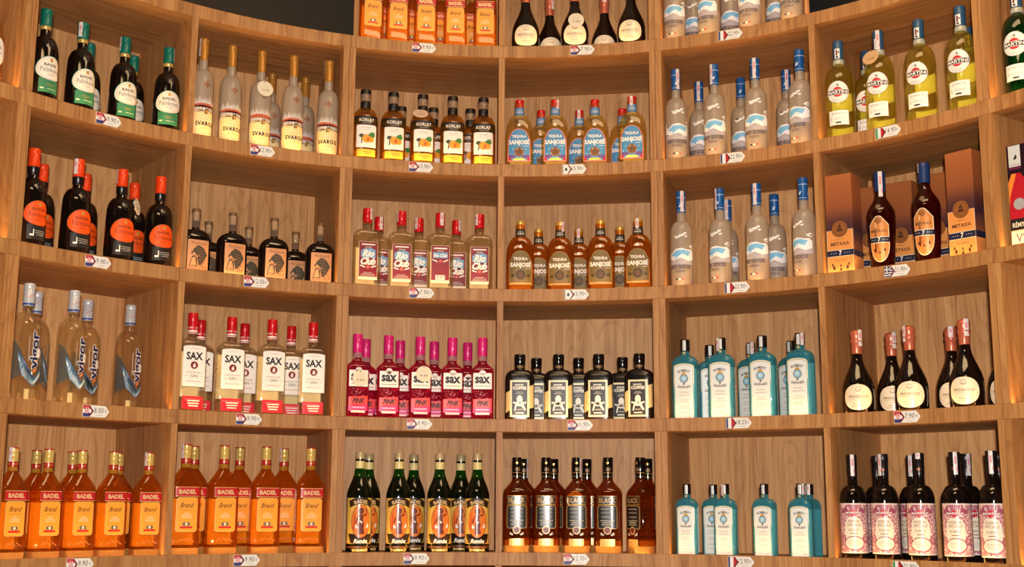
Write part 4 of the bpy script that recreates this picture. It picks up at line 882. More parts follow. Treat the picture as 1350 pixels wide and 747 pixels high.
# --- amber brandy with red band
def badel():
    H = 344
    rows = [(0, 44, 28, 5), (3, 46.5, 30, 5), (8, 47.5, 31, 5), (60, 47.5, 31, 5), (64, 46.8, 30.3, 5), (214, 46.8, 30.3, 5)]
    for i in range(8):
        t = (i + 1) / 8; s_ = t ** 1.15; rows.append((218 + 52 * t, 46.8 + (15.5 - 46.8) * s_, 30.3 + (15.5 - 30.3) * s_, 5 - 3 * t))
    rows += [(275, 14.8, 14.8, 2), (H - 4, 14, 14, 2)]
    B = Body(rows, 52)
    g = B.mesh('glass', thin_glass('amber_brandy', (250, 200, 116), (250, 150, 28), .05, .13, refr=.2))
    rc = P('red_gloss_print', (170, 22, 34), .3)
    cap = lathe('cap', [(H - 58, 14.6), (H - 57.5, 15.4), (H - 56, 15.6), (H - 30, 15.6), (H - 29, 15.1), (H - 27.5, 15.7), (H - 18, 15.7), (H - 17, 15.2), (H - 15, 15.8), (H - 3, 15.8), (H - 2, 15)], P('pale_gold_cap', (206, 176, 96), .3, .55))
    top = lathe('cap_top', [(H - 4, 15.9), (H - 3.5, 16.1), (H - 1, 16), (H, 15)], rc)
    bd = lathe('cap_band', [(H - 59, 15.2), (H - 58.5, 15.9), (H - 44, 15.9), (H - 43.5, 15.4)], rc)
    cb = Body([(0, 15.9), (400, 15.9)]); a = Art(cb.surf, .3, 4)
    for ph in (-25, 0, 25): a.text(GOLD, 'BADEL', ph, H - 51, w=18, h=5, layer=1, bold=.02)
    cp = a.mesh('lettering')
    nk = lathe('neck_glass', [(272, 15.4), (273, 15.7), (H - 60, 15.2), (H - 59, 14.5)], thin_glass('yellow_neck_glass', (236, 190, 90), (230, 180, 60), .3, .25))
    a = Art(B.surf); a.rect(P('gold_trim', (222, 176, 110), .35, .4), -37, 182, 37, 212, 0).rect(P('red_band_label', (186, 26, 40), .38), -37, 184, 37, 210, 1); rb = a.mesh('band_label')
    a = Art(B.surf); a.text(P('pale_gold_ink', (226, 190, 140), .35, .3), 'BADEL', 0, 197, w=56, h=14, layer=2, bold=.045); l1 = a.mesh('lettering')
    a = Art(B.surf); a.chamf(P('gold_trim', (222, 176, 110), .35, .4), -34, 74, 34, 180, 6, 0).chamf(P('amber_label', (240, 160, 54), .4), -32.8, 75.2, 32.8, 178.8, 5.6, 1); lab = a.mesh('label')
    br = P('umber_ink', (92, 52, 26), .5)
    a = Art(B.surf); a.text(br, 'Brand', 0, 156, w=44, h=15, layer=2, shear=.4, bold=.01).lines(P('tan_ink', (190, 120, 50), .5), 0, 141, (40,), 4, 1.2, 2).lines(CREAM, 0, 131, (16, 30, 34), 6, 1.8, 2).ell(P('pewter_print', (126, 112, 92), .4, .3), -6, 98, 6.5, 6.5, 2, 14).ell(P('pewter_print', (126, 112, 92), .4, .3), 6, 98, 6.5, 6.5, 2, 14).ell(CREAM, 0, 98, 4, 4.5, 3, 12).rect(RED, -20, 85, 20, 91, 2); let = a.mesh('lettering')
    a = Art(B.surf); a.rect(P('glow_back_label', (250, 212, 120), .45), -42, 34, 34, 176, 0); bk = a.mesh('back_label', True)  # glow through the brandy is put into the bright label yellow
    em = Art(B.surf, .1, 4)
    for i in range(9): em.ell(P('embossed_amber_glass', (236, 150, 80), .15), -24 + i * 6, 50 + (i * 7 % 11) - 5, 3, 1.6, 1, 7)
    emm = em.mesh('embossed_crest')
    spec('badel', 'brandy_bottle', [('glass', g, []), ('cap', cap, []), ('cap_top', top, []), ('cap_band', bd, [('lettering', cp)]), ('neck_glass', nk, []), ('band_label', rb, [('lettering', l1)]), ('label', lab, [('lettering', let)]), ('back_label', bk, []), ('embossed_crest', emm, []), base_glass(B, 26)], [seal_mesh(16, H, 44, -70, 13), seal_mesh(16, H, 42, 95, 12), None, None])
badel()

# --- domestic rum, green bottle with dancer label
def rumba():
    H = 332
    B = Body([(0, 37), (3, 40), (8, 41), (184, 41)] + ess(190, 41, 276, 16.5, 12) + [(280, 15.6), (H - 4, 14)], 44)
    gr = P('dark_green_glass', (8, 15, 6), .06, 0, .6); g = B.mesh('glass', gr)
    nk = B.mesh('green_neck', thin_glass('bottle_green_glass', (40, 110, 30), (20, 84, 16), .35, .25), 250, 282, grow=.3)
    cap = lathe('cap', [(H - 22, 14.6), (H - 21.5, 15.6), (H - 2, 15.8), (H, 14.6)], P('champagne_cap', (192, 172, 128), .3, .65))
    br_ = lathe('cap_ring', [(H - 28, 14.6), (H - 27.5, 15.4), (H - 22.6, 15.4), (H - 22.1, 14.6)], P('black_gloss_cap', (14, 12, 12), .15))
    nl = lathe('neck_label', [(H - 56, 15.4), (H - 55.5, 16.2), (H - 29, 15.7), (H - 28.5, 15)], P('straw_neck_label', (222, 202, 132), .4))
    yl = P('straw_label', (226, 184, 84), .45, 0, .5, .5); bn = P('ribbon_print', (46, 30, 18), .45); og = P('orange_scene_print', (226, 122, 44), .45, 0, .5, .5); sk = P('dancer_print', (104, 34, 26), .45, 0, .5, .5)
    a = Art(B.surf); a.rect(yl, -58, 34, 58, 182, 0); lab = a.mesh('label')
    a = Art(B.surf)
    a.poly(bn, [(-40, 150), (-44, 172), (-20, 182), (0, 185), (20, 182), (44, 172), (40, 150), (22, 158), (0, 161), (-22, 158)], 1)
    a.ell(yl, 0, 106, 35, 57, 2).ell(sk, 0, 106, 32.5, 54, 3).ell(og, 0, 106, 30.5, 52, 4)
    a.poly(bn, [(-44, 66), (-30, 50), (-34, 36), (0, 32), (34, 36), (30, 50), (44, 66), (24, 48), (0, 44), (-24, 48)], 3)
    a.ell(sk, 0, 140, 9, 11, 5, 16).poly(sk, [(-8, 128), (8, 128), (6, 112), (10, 98), (8, 84), (12, 66), (-8, 64), (-9, 84), (-8, 100), (-5, 112)], 5)
    a.poly(sk, [(8, 128), (22, 134), (20, 130), (12, 122)], 5).poly(sk, [(22, 136), (18, 150), (15, 150), (18, 134)], 5).poly(sk, [(-8, 128), (-16, 112), (-18, 100), (-14, 100), (-11, 112)], 5)
    a.poly(WHITE, [(-3, 110), (5, 104), (4, 100), (-4, 104)], 6).poly(WHITE, [(16, 84), (26, 88), (26, 96), (22, 100)], 5).poly(WHITE, [(-20, 92), (-14, 96), (-8, 86), (-16, 82)], 6).poly(P('red_scene_print', (196, 72, 30), .45), [(-26, 80), (-22, 130), (-19, 132), (-20, 82)], 5)
    pic = a.mesh('dancer_picture')
    a = Art(B.surf); a.text(P('tan_gold_ink', (214, 176, 120), .4), 'BADEL', 0, 171, w=50, h=12, layer=2, bold=.04, arc=60).text(WHITE, 'Rumba', 0, 43, w=46, h=14, layer=5, bold=.03, shear=.35); let = a.mesh('lettering')
    a = Art(B.surf); a.rect(P('brown_band_label', (96, 58, 24), .4), -58, 3, 58, 27, 0).rect(P('bronze_neck_print', (120, 90, 50), .4, .4), -58, 3, 58, 6, 1); bl = a.mesh('band_label')
    a = Art(B.surf); a.text(P('bright_gold_ink', (240, 206, 130), .4), 'DOMAĆI', 0, 15, w=52, h=10.5, layer=1, bold=.03); l2 = a.mesh('lettering')
    spec('rumba', 'rum_bottle', [('glass', g, []), ('green_neck', nk, []), ('cap', cap, []), ('cap_ring', br_, []), ('neck_label', nl, []), ('label', lab, [('dancer_picture', pic), ('lettering', let)]), ('band_label', bl, [('lettering', l2)])])
rumba()

# --- dark whisky-style spirit
def black():
    H = 321
    rows = [(0, 43, 33, 3), (3, 46, 36, 3), (8, 47, 37, 3), (200, 47, 37, 3)]
    for i in range(8):
        t = (i + 1) / 8; s_ = t * t * (3 - 2 * t) * .6 + t * .4; rows.append((204 + 44 * t, 47 + (15.5 - 47) * s_, 37 + (15.5 - 37) * s_, 3 - t))
    rows += [(252, 14.8, 14.8, 2), (H - 4, 14, 14, 2)]
    B = Body(rows, 52); g = B.mesh('glass', thin_glass('dark_amber_spirit', (220, 156, 84), (200, 96, 18), .04, .12, refr=.15))
    bc = P('black_gloss_cap', (14, 12, 12), .15)
    cap = lathe('cap', [(H - 70, 14.8), (H - 69, 15.6), (H - 50, 15.6), (H - 46, 16), (H - 2, 16.4), (H, 15)], bc)
    cb = Body([(0, 15.7), (400, 15.7)]); a = Art(cb.surf, .3, 4); a.rect(GOLD, -48, H - 52, 48, H - 50.6, 1).rect(GOLD, -48, H - 64, 48, H - 63, 1).poly(GOLD, [(-5, H - 18), (0, H - 14), (5, H - 18), (0, H - 24)], 4).rect(P('bronze_neck_print', (120, 90, 50), .4, .4), -4, H - 46, 10, H - 34, 4); cp = a.mesh('cap_print')
    a = Art(B.surf); a.rect(GOLD, -32, 164, 32, 193, 0).rect(P('deep_brown_print', (34, 12, 6), .4, 0, .5, .4), -31.5, 165.5, 31.5, 191.5, 1); b1 = a.mesh('name_band')
    a = Art(B.surf); a.text(P('old_gold_ink', (190, 156, 100), .35, .4), 'BLACK', 0, 178.5, w=56, h=17, layer=2, bold=.01); l1 = a.mesh('lettering')
    a = Art(B.surf); a.chamf(P('old_gold_ink', (190, 156, 100), .35, .4), -33, 85, 33, 161, 5, 0).chamf(P('black_satin_label', (20, 20, 18), .4, 0, .5, .4), -31.3, 86.7, 31.3, 159.3, 4.5, 1).ell(P('old_gold_ink', (190, 156, 100), .35, .4), 0, 80, 13, 13, 2).ell(P('wine_seal_print', (100, 34, 36), .4), 0, 80, 10, 10, 3); lab = a.mesh('label')
    sv = P('silver_grey_ink', (178, 172, 156), .4)
    a = Art(B.surf); a.lines(sv, 0, 150, (44,), 5, 2, 2).scrib(sv, 0, 138, 42, 7, 2).scrib(sv, 0, 124, 40, 7, 2).lines(sv, 0, 112, (46, 34, 38), 6.5, 2.2, 2).poly(sv, [(-22, 74), (-10, 66), (-14, 62), (-24, 66)], 1).poly(sv, [(22, 74), (10, 66), (14, 62), (24, 66)], 1); let = a.mesh('lettering')
    a = Art(B.surf); a.rect(P('brass_plate_label', (206, 172, 104), .3, .6), -25, 27, 25, 52, 0).lines(P('ochre_ink', (176, 122, 24), .5), 0, 44, (38, 34, 38), 5, 1.2, 1); pl = a.mesh('plate_label')
    a = Art(B.surf); a.rect(P('glow_foot_label', (252, 222, 140), .45), -40, 6, 40, 46, 0); bk = a.mesh('back_label', True)  # bright foot: LED glow put into the label colour
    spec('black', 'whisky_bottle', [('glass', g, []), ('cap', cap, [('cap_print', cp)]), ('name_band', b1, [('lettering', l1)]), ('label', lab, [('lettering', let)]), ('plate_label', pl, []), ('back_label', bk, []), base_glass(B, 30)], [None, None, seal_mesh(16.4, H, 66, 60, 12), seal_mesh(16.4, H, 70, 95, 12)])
black()

# --- red vermouth with floral label
def floral():
    m = bpy.data.materials.new('floral_print'); m.use_nodes = True; nt = m.node_tree; L = nt.links.new; b = nt.nodes['Principled BSDF']; b.inputs['Roughness'].default_value = .42; b.inputs['Coat Weight'].default_value = .3; b.inputs['Coat Roughness'].default_value = .12
    tc = nn(nt, 'ShaderNodeTexCoord'); n0 = nn(nt, 'ShaderNodeTexNoise'); n0.inputs['Scale'].default_value = 46; L(tc.outputs['Object'], n0.inputs['Vector'])
    ad = nn(nt, 'ShaderNodeVectorMath', operation='MULTIPLY_ADD'); L(n0.outputs['Color'], ad.inputs[0]); ad.inputs[1].default_value = (.03, .03, .03); L(tc.outputs['Object'], ad.inputs[2])
    v = nn(nt, 'ShaderNodeTexVoronoi', feature='DISTANCE_TO_EDGE'); v.inputs['Scale'].default_value = 105; L(ad.outputs[0], v.inputs['Vector'])
    cr = nn(nt, 'ShaderNodeValToRGB'); L(v.outputs['Distance'], cr.inputs[0]); e = cr.color_ramp.elements
    e[0].position = .06; e[0].color = (*lin((168, 98, 120)), 1); e[1].position = .22; e[1].color = (*lin((234, 212, 204)), 1)
    L(cr.outputs[0], b.inputs['Base Color']); return m
def riserva():
    H = 321
    B = Body([(0, 38), (3, 40.5), (8, 41), (176, 41)] + dome(180, 41, 226, 16.5, 9) + [(232, 15.2), (250, 15), (H - 40, 14.6), (H - 4, 14)], 44)
    g = B.mesh('glass', BLKG)
    cap = lathe('capsule', [(H - 66, 14.8), (H - 65, 15.8), (H - 24, 16), (H - 23, 16.6), (H - 3, 16.6), (H, 15)], P('black_capsule', (22, 16, 18), .3))
    cb = Body([(0, 15.9), (400, 15.9)]); a = Art(cb.surf, .3, 4); a.rect(P('copper_print', (150, 82, 48), .4, .4), -6, H - 50, 6, H - 46, 1).ell(P('copper_print', (150, 82, 48), .4, .4), 0, H - 48, 4, 5, 1, 10); cp = a.mesh('capsule_print')
    a = Art(B.surf); a.rect(P('blush_paper', (232, 212, 204), .38), -64, 22, 64, 172, 0).rect(floral(), -62, 26, 62, 168, 1); lab = a.mesh('label')
    cm = P('pale_blush_panel', (234, 224, 208), .42, 0, .5, .3); wn = P('wine_print', (158, 78, 104), .45)
    a = Art(B.surf)
    a.poly(cm, [(-24, 66), (24, 66), (30, 84), (26, 112), (20, 124), (12, 130), (-12, 130), (-20, 124), (-26, 112), (-30, 84)], 2).ell(cm, 0, 52, 28, 17, 3).ring(wn, 0, 52, 32, 22, 3, 2)
    for s_ in (-1, 1):
        for k in range(4): a.poly(wn, [(s_ * 14, 142), (s_ * (20 + 6 * k), 166 - 5 * k), (s_ * (24 + 6 * k), 162 - 6 * k), (s_ * 18, 140)], 2)
        a.ring(wn, s_ * 38, 66, 11, 13, 2.5, 2, 14).ring(wn, s_ * 38, 66, 6, 7, 2, 2, 12)
    for k in range(5): a.poly(wn, [(-8 + 4 * k, 152), (-14 + 7 * k, 168), (-10 + 7 * k, 168), (-5 + 4 * k, 152)], 2)
    a.ell(RED, 0, 143, 11, 10, 3)
    pic = a.mesh('floral_picture')
    au = P('dull_gold_ink', (150, 120, 70), .4)
    a = Art(B.surf); a.rect(wn, -26, 140, 26, 147, 4).text(WHITE, 'MARTINI', 0, 143.5, w=48, h=5.6, layer=5, bold=.03).text(au, 'RISERVA', 0, 118, w=34, h=8.5, layer=3, bold=.012).text(au, 'SPECIALE', 0, 107, w=40, h=8.5, layer=3, bold=.012).text(au, 'RUBINO', 0, 92, w=30, h=8, layer=3, bold=.012).lines(au, 0, 81, (22,), 4, 3, 3).lines(GREY, 0, 72, (22,), 4, 1, 3).lines(LGREY, 0, 58, (38, 42, 30), 6, 1.6, 4); let = a.mesh('lettering')
    spec('riserva', 'vermouth_bottle', [('glass', g, []), ('capsule', cap, [('capsule_print', cp)]), ('label', lab, [('floral_picture', pic), ('lettering', let)])], [seal_mesh(16.6, H, 66, 8, 12), seal_mesh(16.6, H, 66, -30, 12), seal_mesh(16.6, H, 18, 0, 14), seal_mesh(16.6, H, 66, 20, 12)])
riserva()

# --- cognac carton, left-edge decanter
def cognac_box():
    W, D, H = 104, 90, 300
    g = box_carton('carton', W, D, H, P('black_plum_carton', (34, 14, 26), .3))
    front = lambda u, v, off, back=False: (u, -(D / 2 + off), v)
    F2 = front; front = lambda u, v, off, back=False: F2(max(-51.5, min(51.5, u - 26)), v, off)
    a = Art(front, .2, None)
    a.poly(P('cognac_red_print', (176, 26, 40), .35), [(-46, 4), (46, 4), (46, 150), (30, 190), (12, 216), (-14, 216), (-32, 190), (-46, 150)], 1).poly(P('cognac_orange_print', (232, 130, 50), .35), [(-44, 150), (-32, 190), (-14, 216), (0, 216), (-8, 190), (-22, 150), (-30, 120)], 2)
    a.rect(P('silver_strip', (202, 204, 204), .35, .2), -20, 232, 16, 298, 1).rect(P('plum_print', (90, 30, 60), .4), -20, 228, 16, 236, 2).rect(LGREY, -20, 240, 16, 243, 2).poly(INK, [(-6, 258), (2, 272), (6, 262), (0, 256)], 2)
    a.ell(P('silver_medal_print', (170, 172, 176), .3, .5), 4, 126, 17, 17, 3).rect(INK, -26, 52, 78, 84, 3).rect(CREAM, -26, 4, 78, 50, 3).rect(GOLD, -26, 50, 78, 52, 4); pan = a.mesh('front_print')
    a = Art(F2, .2, None); a.text(CREAM, 'RÉMY MARTIN', 0, 68, w=92, h=17, layer=4, bold=.02).text(P('plum_print', (90, 30, 60), .4), 'VSOP', 0, 28, w=74, h=26, layer=4); let = a.mesh('lettering')
    spec('cognac_box', 'gift_box', [('carton', g, []), ('front_print', pan, [('lettering', let)])])
cognac_box()
def decanter():
    H = 300
    B = Body([(0, 38, 30, 2.4), (4, 42, 33, 2.4), (60, 45, 35, 2.3), (140, 45, 35, 2.2), (180, 38, 30, 2.2), (205, 22, 20, 2.1), (216, 16, 16, 2), (H - 40, 15, 15, 2), (H - 4, 14, 14, 2)], 44)
    g = B.mesh('glass', thin_glass('pale_honey_glass', (232, 196, 120), (226, 184, 100), .08, .15))
    cap = lathe('cap', [(H - 60, 15), (H - 59, 17), (H - 3, 17), (H, 15.5)], P('gold_cap', (206, 164, 70), .28, .7))
    a = Art(B.surf); a.ell(GOLD, 0, 104, 39, 45, 0).ell(WHITE, 0, 104, 36, 42, 1); lab = a.mesh('label')
    a = Art(B.surf); a.text(INK, 'BADEL', 0, 116, w=38, h=8, layer=2, bold=.02).lines(GREY, 0, 100, (44, 30), 9, 2, 2); let = a.mesh('lettering')
    a = Art(B.surf); a.rect(DRED, -24, 22, 24, 50, 0); fl = a.mesh('foot_label')
    spec('decanter', 'liqueur_bottle', [('glass', g, []), ('cap', cap, []), ('label', lab, [('lettering', let)]), ('foot_label', fl, [])])
decanter()

# ------------------------------------------------------------------ placing the bottles: (angle on the arc, metres behind the front edge)
PLACE = {
 'pel_green': ('pel_green', 1, 1, [(-54.3, .058), (-49.97, .066), (-44.99, .078), (-40.25, .066)], [(-46.71, .209), (-41.98, .214)], 'dark liqueur bottle with teal cap and white label', ''),
 'svarog': ('svarog', 1, 1, [(-36.3, .066), (-33.0, .07), (-29.59, .069), (-25.97, .058), (-21.85, .058)], [(-26.56, .265), (-23.01, .255)], 'frosted vodka bottle with gold cap', ''),
 'korlat': ('korlat', 1, 1, [(-17.41, .066), (-14.16, .065), (-10.72, .066), (-7.19, .069), (-3.6, .072)], [(-12.57, .219), (-9.03, .21), (-4.9, .204)], 'amber bottle with black cap and quince picture label', ''),
 'sjsilver': ('sjsilver', 1, 1, [(.67, .065), (4.86, .065), (9.48, .079), (13.88, .067)], [(3.08, .182), (7.39, .192), (12.19, .198)], 'pale tequila flask with red cap and blue label', ''),
 'gg1': ('gg', 1, 1, [(19.0, .069), (23.51, .065), (28.24, .067), (33.42, .062)], [(20.61, .224), (25.1, .24), (30.09, .232)], 'frosted vodka bottle with blue cap', 'second shelf'),
 'bianco': ('bianco', 1, 1, [(37.85, .066), (42.45, .065), (46.99, .067), (51.7, .065)], [(39.0, .209), (49.27, .244)], 'yellow vermouth bottle with round red and white label', ''),
 'pel_orange': ('pel_orange', 2, 1, [(-54.32, .065), (-49.48, .063), (-44.53, .071), (-40.3, .068)], [(-50.71, .203), (-46.22, .206), (-41.19, .202)], 'black liqueur bottle with orange cap and orange label', ''),
 'antique': ('antique', 2, 1, [(-36.15, .072), (-32.2, .058), (-27.43, .064), (-22.17, .068)], [(-32.94, .229), (-28.63, .234), (-23.6, .239)], 'squat black liqueur bottle with cork and kraft label', ''),
 'rio': ('rio', 2, 1, [(-16.88, .058), (-12.91, .067), (-8.45, .065), (-3.9, .069)], [(-14.94, .177), (-10.56, .16), (-6.34, .173)], 'clear rum bottle with red cap and burgundy label', ''),
 'sjgold': ('sjgold', 2, 1, [(.84, .06), (5.41, .077), (10.08, .067), (14.4, .065)], [(2.83, .184), (7.28, .193), (11.86, .179)], 'amber tequila flask with gold cap and olive label', ''),
 'gg2': ('gg', 2, 1, [(19.36, .066), (23.73, .073), (28.02, .062), (33.27, .066)], [(23.25, .241), (28.39, .231)], 'frosted vodka bottle with blue cap', 'third shelf'),
 'metaxa': ('metaxa', 2, 1, [(41.8, .068), (46.79, .064)], [], 'dark red brandy bottle with navy cap and copper label', ''),
 'metabox': ('metabox', 2, 1, [(37.75, .063), (51.16, .073)], [(38.2, .276), (41.4, .274), (45.48, .254)], 'tall copper carton with navy band', ''),
 'vigor': ('vigor', 3, 1, [(-53.81, .064), (-48.95, .066)], [(-50.74, .18), (-45.3, .197), (-40.9, .198)], 'clear vodka bottle with silver cap and vertical lettering', ''),
 'sax': ('sax', 3, 1, [(-36.01, .065), (-31.59, .074), (-27.25, .06), (-22.6, .067)], [(-33.55, .198), (-28.94, .196), (-24.09, .182)], 'clear gin bottle with red cap and white label', ''),
 'pink': ('pink', 3, 1, [(-17.6, .062), (-14.08, .066), (-10.47, .072), (-6.83, .076), (-3.42, .065)], [(-16.02, .183), (-12.25, .19), (-8.55, .19), (-4.89, .203)], 'bright pink gin bottle with pink cap', ''),
 'coffee': ('coffee', 3, 1, [(.83, .063), (5.22, .064), (9.75, .068), (14.3, .074)], [(2.62, .172), (7.23, .17), (12.02, .17)], 'black coffee liqueur bottle with gold framed label', ''),
 'bombay': ('bombay', 3, 1, [(19.49, .07), (23.55, .066), (28.13, .066), (32.31, .065)], [(21.07, .236), (25.48, .227), (29.65, .235)], 'large turquoise gin bottle with arched label', ''),
 'prosecco': ('prosecco', 3, 1, [(38.53, .063), (44.05, .075), (50.06, .066)], [(40.55, .182), (46.66, .182), (51.65, .195)], 'dark sparkling wine bottle with rose foil', 'fourth shelf'),
 'badel1': ('badel', 4, .913, [(-54.15, .066), (-50.49, .066), (-46.99, .066), (-43.68, .066), (-39.91, .066)], [(-49.6, .183), (-46.14, .176), (-41.5, .173)], 'small amber brandy bottle with red band', 'bottom shelf far left'),
 'badel2': ('badel', 4, 1, [(-35.98, .066), (-31.88, .066), (-27.29, .066), (-22.4, .066)], [(-33.9, .169), (-29.22, .162), (-24.45, .174)], 'tall amber brandy bottle with red band', 'bottom shelf'),
 'rumba': ('rumba', 4, 1, [(-16.95, .066), (-12.62, .066), (-8.08, .066), (-3.87, .066)], [(-15.45, .165), (-10.55, .187), (-5.52, .176)], 'dark green rum bottle with dancer label', ''),
 'black': ('black', 4, 1, [(.55, .066), (3.81, .066), (7.23, .066), (10.7, .066), (14.3, .066)], [(1.25, .204), (4.45, .204), (8.01, .202), (14.55, .185)], 'dark amber whisky bottle with black cap and label', ''),
 'bombay_s': ('bombay', 4, .847, [(19.41, .066), (23.61, .066), (27.87, .066), (31.81, .066)], [(21.59, .165), (31.7, .16)], 'small turquoise gin bottle with arched label', ''),
 'riserva': ('riserva', 4, 1, [(37.42, .066), (40.73, .066), (44.52, .066), (48.27, .066), (52.11, .066)], [(38.2, .204), (41.72, .204), (47.2, .197), (50.28, .204)], 'black vermouth bottle with pink floral label', ''),
 'badel0': ('badel', 0, .9, [(-17.0, .066), (-13.9, .066), (-10.58, .066), (-7.06, .066), (-3.5, .066)], [(-15.11, .192), (-11.8, .192), (-8.54, .192), (-4.84, .192)], 'amber brandy bottle with red band', 'top shelf'),
 'prosecco0': ('prosecco', 0, 1, [(1.36, .066), (7.2, .066), (13.9, .066)], [(4.05, .192), (10.3, .192)], 'dark sparkling wine bottle with rose foil', 'top shelf'),
 'gg0': ('gg', 0, 1, [(19.05, .066), (23.05, .066), (27.87, .066), (32.8, .062)], [(20.4, .2), (24.62, .192), (29.73, .192)], 'frosted vodka bottle with blue cap', 'top shelf'),
 'dry': ('dry', 1, 1, [(57.75, .075)], [], 'green vermouth bottle with round label at right edge', None),
 'cognac_box': ('cognac_box', 2, 1, [(58.35, .07)], [], 'cognac carton printed with a red bottle at right edge', None),
 'decanter': ('decanter', 1, 1, [(-60.35, .06)], [], 'honey coloured bottle with oval gold rimmed label at left edge', None),
 'rightb': ('rumba', 4, 1, [(57.4, .066)], [], 'dark bottle with golden label at the bottom right edge', None),
}
ROT = {('black', 0, 4): -38, ('bombay', 1, 0): 14, ('bombay', 1, 1): -16, ('bombay', 1, 2): -22, ('bombay_s', 0, 3): 4, ('bombay_s', 1, 1): -40, ('prosecco0', 1, 0): 4, ('vigor', 0, 0): -12, ('vigor', 1, 0): 55,
       ('gg1', 0, 3): -22, ('gg2', 0, 1): -20, ('gg2', 0, 2): -6, ('gg2', 0, 3): -24, ('gg1', 0, 0): 10, ('gg0', 0, 1): -18, ('riserva', 1, 0): 25, ('riserva', 1, 1): -30, ('riserva', 1, 2): 30, ('pel_green', 0, 3): -8, ('dry', 0, 0): 16, ('cognac_box', 0, 0): 8, ('svarog', 0, 4): -16}
GROUP = {'pel_green': 'teal-capped liqueur bottles', 'svarog': 'gold-capped frosted vodka bottles', 'korlat': 'quince liqueur bottles', 'sjsilver': 'blue-labelled tequila flasks', 'gg1': 'blue-capped vodka bottles, second shelf', 'bianco': 'yellow vermouth bottles', 'pel_orange': 'orange-capped liqueur bottles', 'antique': 'corked kraft-label bottles', 'rio': 'white rum bottles', 'sjgold': 'gold tequila flasks', 'gg2': 'blue-capped vodka bottles, third shelf', 'metaxa': 'copper-label brandy bottles', 'metabox': 'copper brandy cartons', 'vigor': 'silver-capped vodka bottles', 'sax': 'red-capped gin bottles', 'pink': 'pink gin bottles', 'coffee': 'coffee liqueur bottles', 'bombay': 'large turquoise gin bottles', 'prosecco': 'sparkling wine bottles, fourth shelf', 'badel1': 'small amber brandy bottles, bottom shelf', 'badel2': 'tall amber brandy bottles, bottom shelf', 'rumba': 'dancer-label rum bottles', 'black': 'black-label whisky bottles', 'bombay_s': 'small turquoise gin bottles', 'riserva': 'floral-label vermouth bottles', 'badel0': 'amber brandy bottles, top shelf', 'prosecco0': 'sparkling wine bottles, top shelf', 'gg0': 'blue-capped vodka bottles, top shelf'}
ORD = ['leftmost', 'second from left', 'third from left', 'fourth from left', 'fifth from left']
def ordinal(i, n):
    if n == 1: return ''
    return 'rightmost' if i == n - 1 else ORD[i]
BASEROT = {'prosecco': 21, 'prosecco0': 3, 'bianco': 11, 'riserva': 18, 'metaxa': 10, 'svarog': 4}
BOTTLES = {}
def put(key, fb, i, n, th, dep):
    sk, row, sc, fr, bk, desc, place = PLACE[key]
    if key == 'rio' and fb == 0 and i == 2: sk = 'rio_back'
    S = SPEC[sk]
    if place is None: lab = desc
    else:
        lab = ', '.join(x for x in (desc, ordinal(i, n), 'front row' if fb == 0 else 'back row', place) if x)
        if n == 1: lab = ', '.join(x for x in (desc, 'in the back row' if fb else 'front row', place) if x)
    x, y, z = pol(th, R + dep, BOT[row])
    jit = random.uniform(-3, 3) if sk not in ('metabox', 'cognac_box') else random.uniform(-1.2, 1.2)
    rz = rad(-th + ROT.get((key, fb, i), 0) + BASEROT.get(key, 0) + jit)
    o = thing(S['name'], lab, 'box' if 'box' in S['name'] else 'bottle', (x, y, z), rz, GROUP.get(key))
    o.scale = (sc, sc, sc)
    for nm, me, kids in S['parts']:
        p = ob(nm, me, o)
        for kn, km in kids: ob(kn, km, p)
    if S['seals']:
        sm = S['seals'][(i + fb * 2) % len(S['seals'])]
        if sm: ob('tax_seal', sm, o)
    BOTTLES[(key, fb, i)] = o
for key, (sk, row, sc, fr, bk, desc, place) in PLACE.items():
    random.seed(key)
    for fb, lst in ((0, fr), (1, bk)):
        for i, (th, dep) in enumerate(lst): put(key, fb, i, len(lst), th, dep)

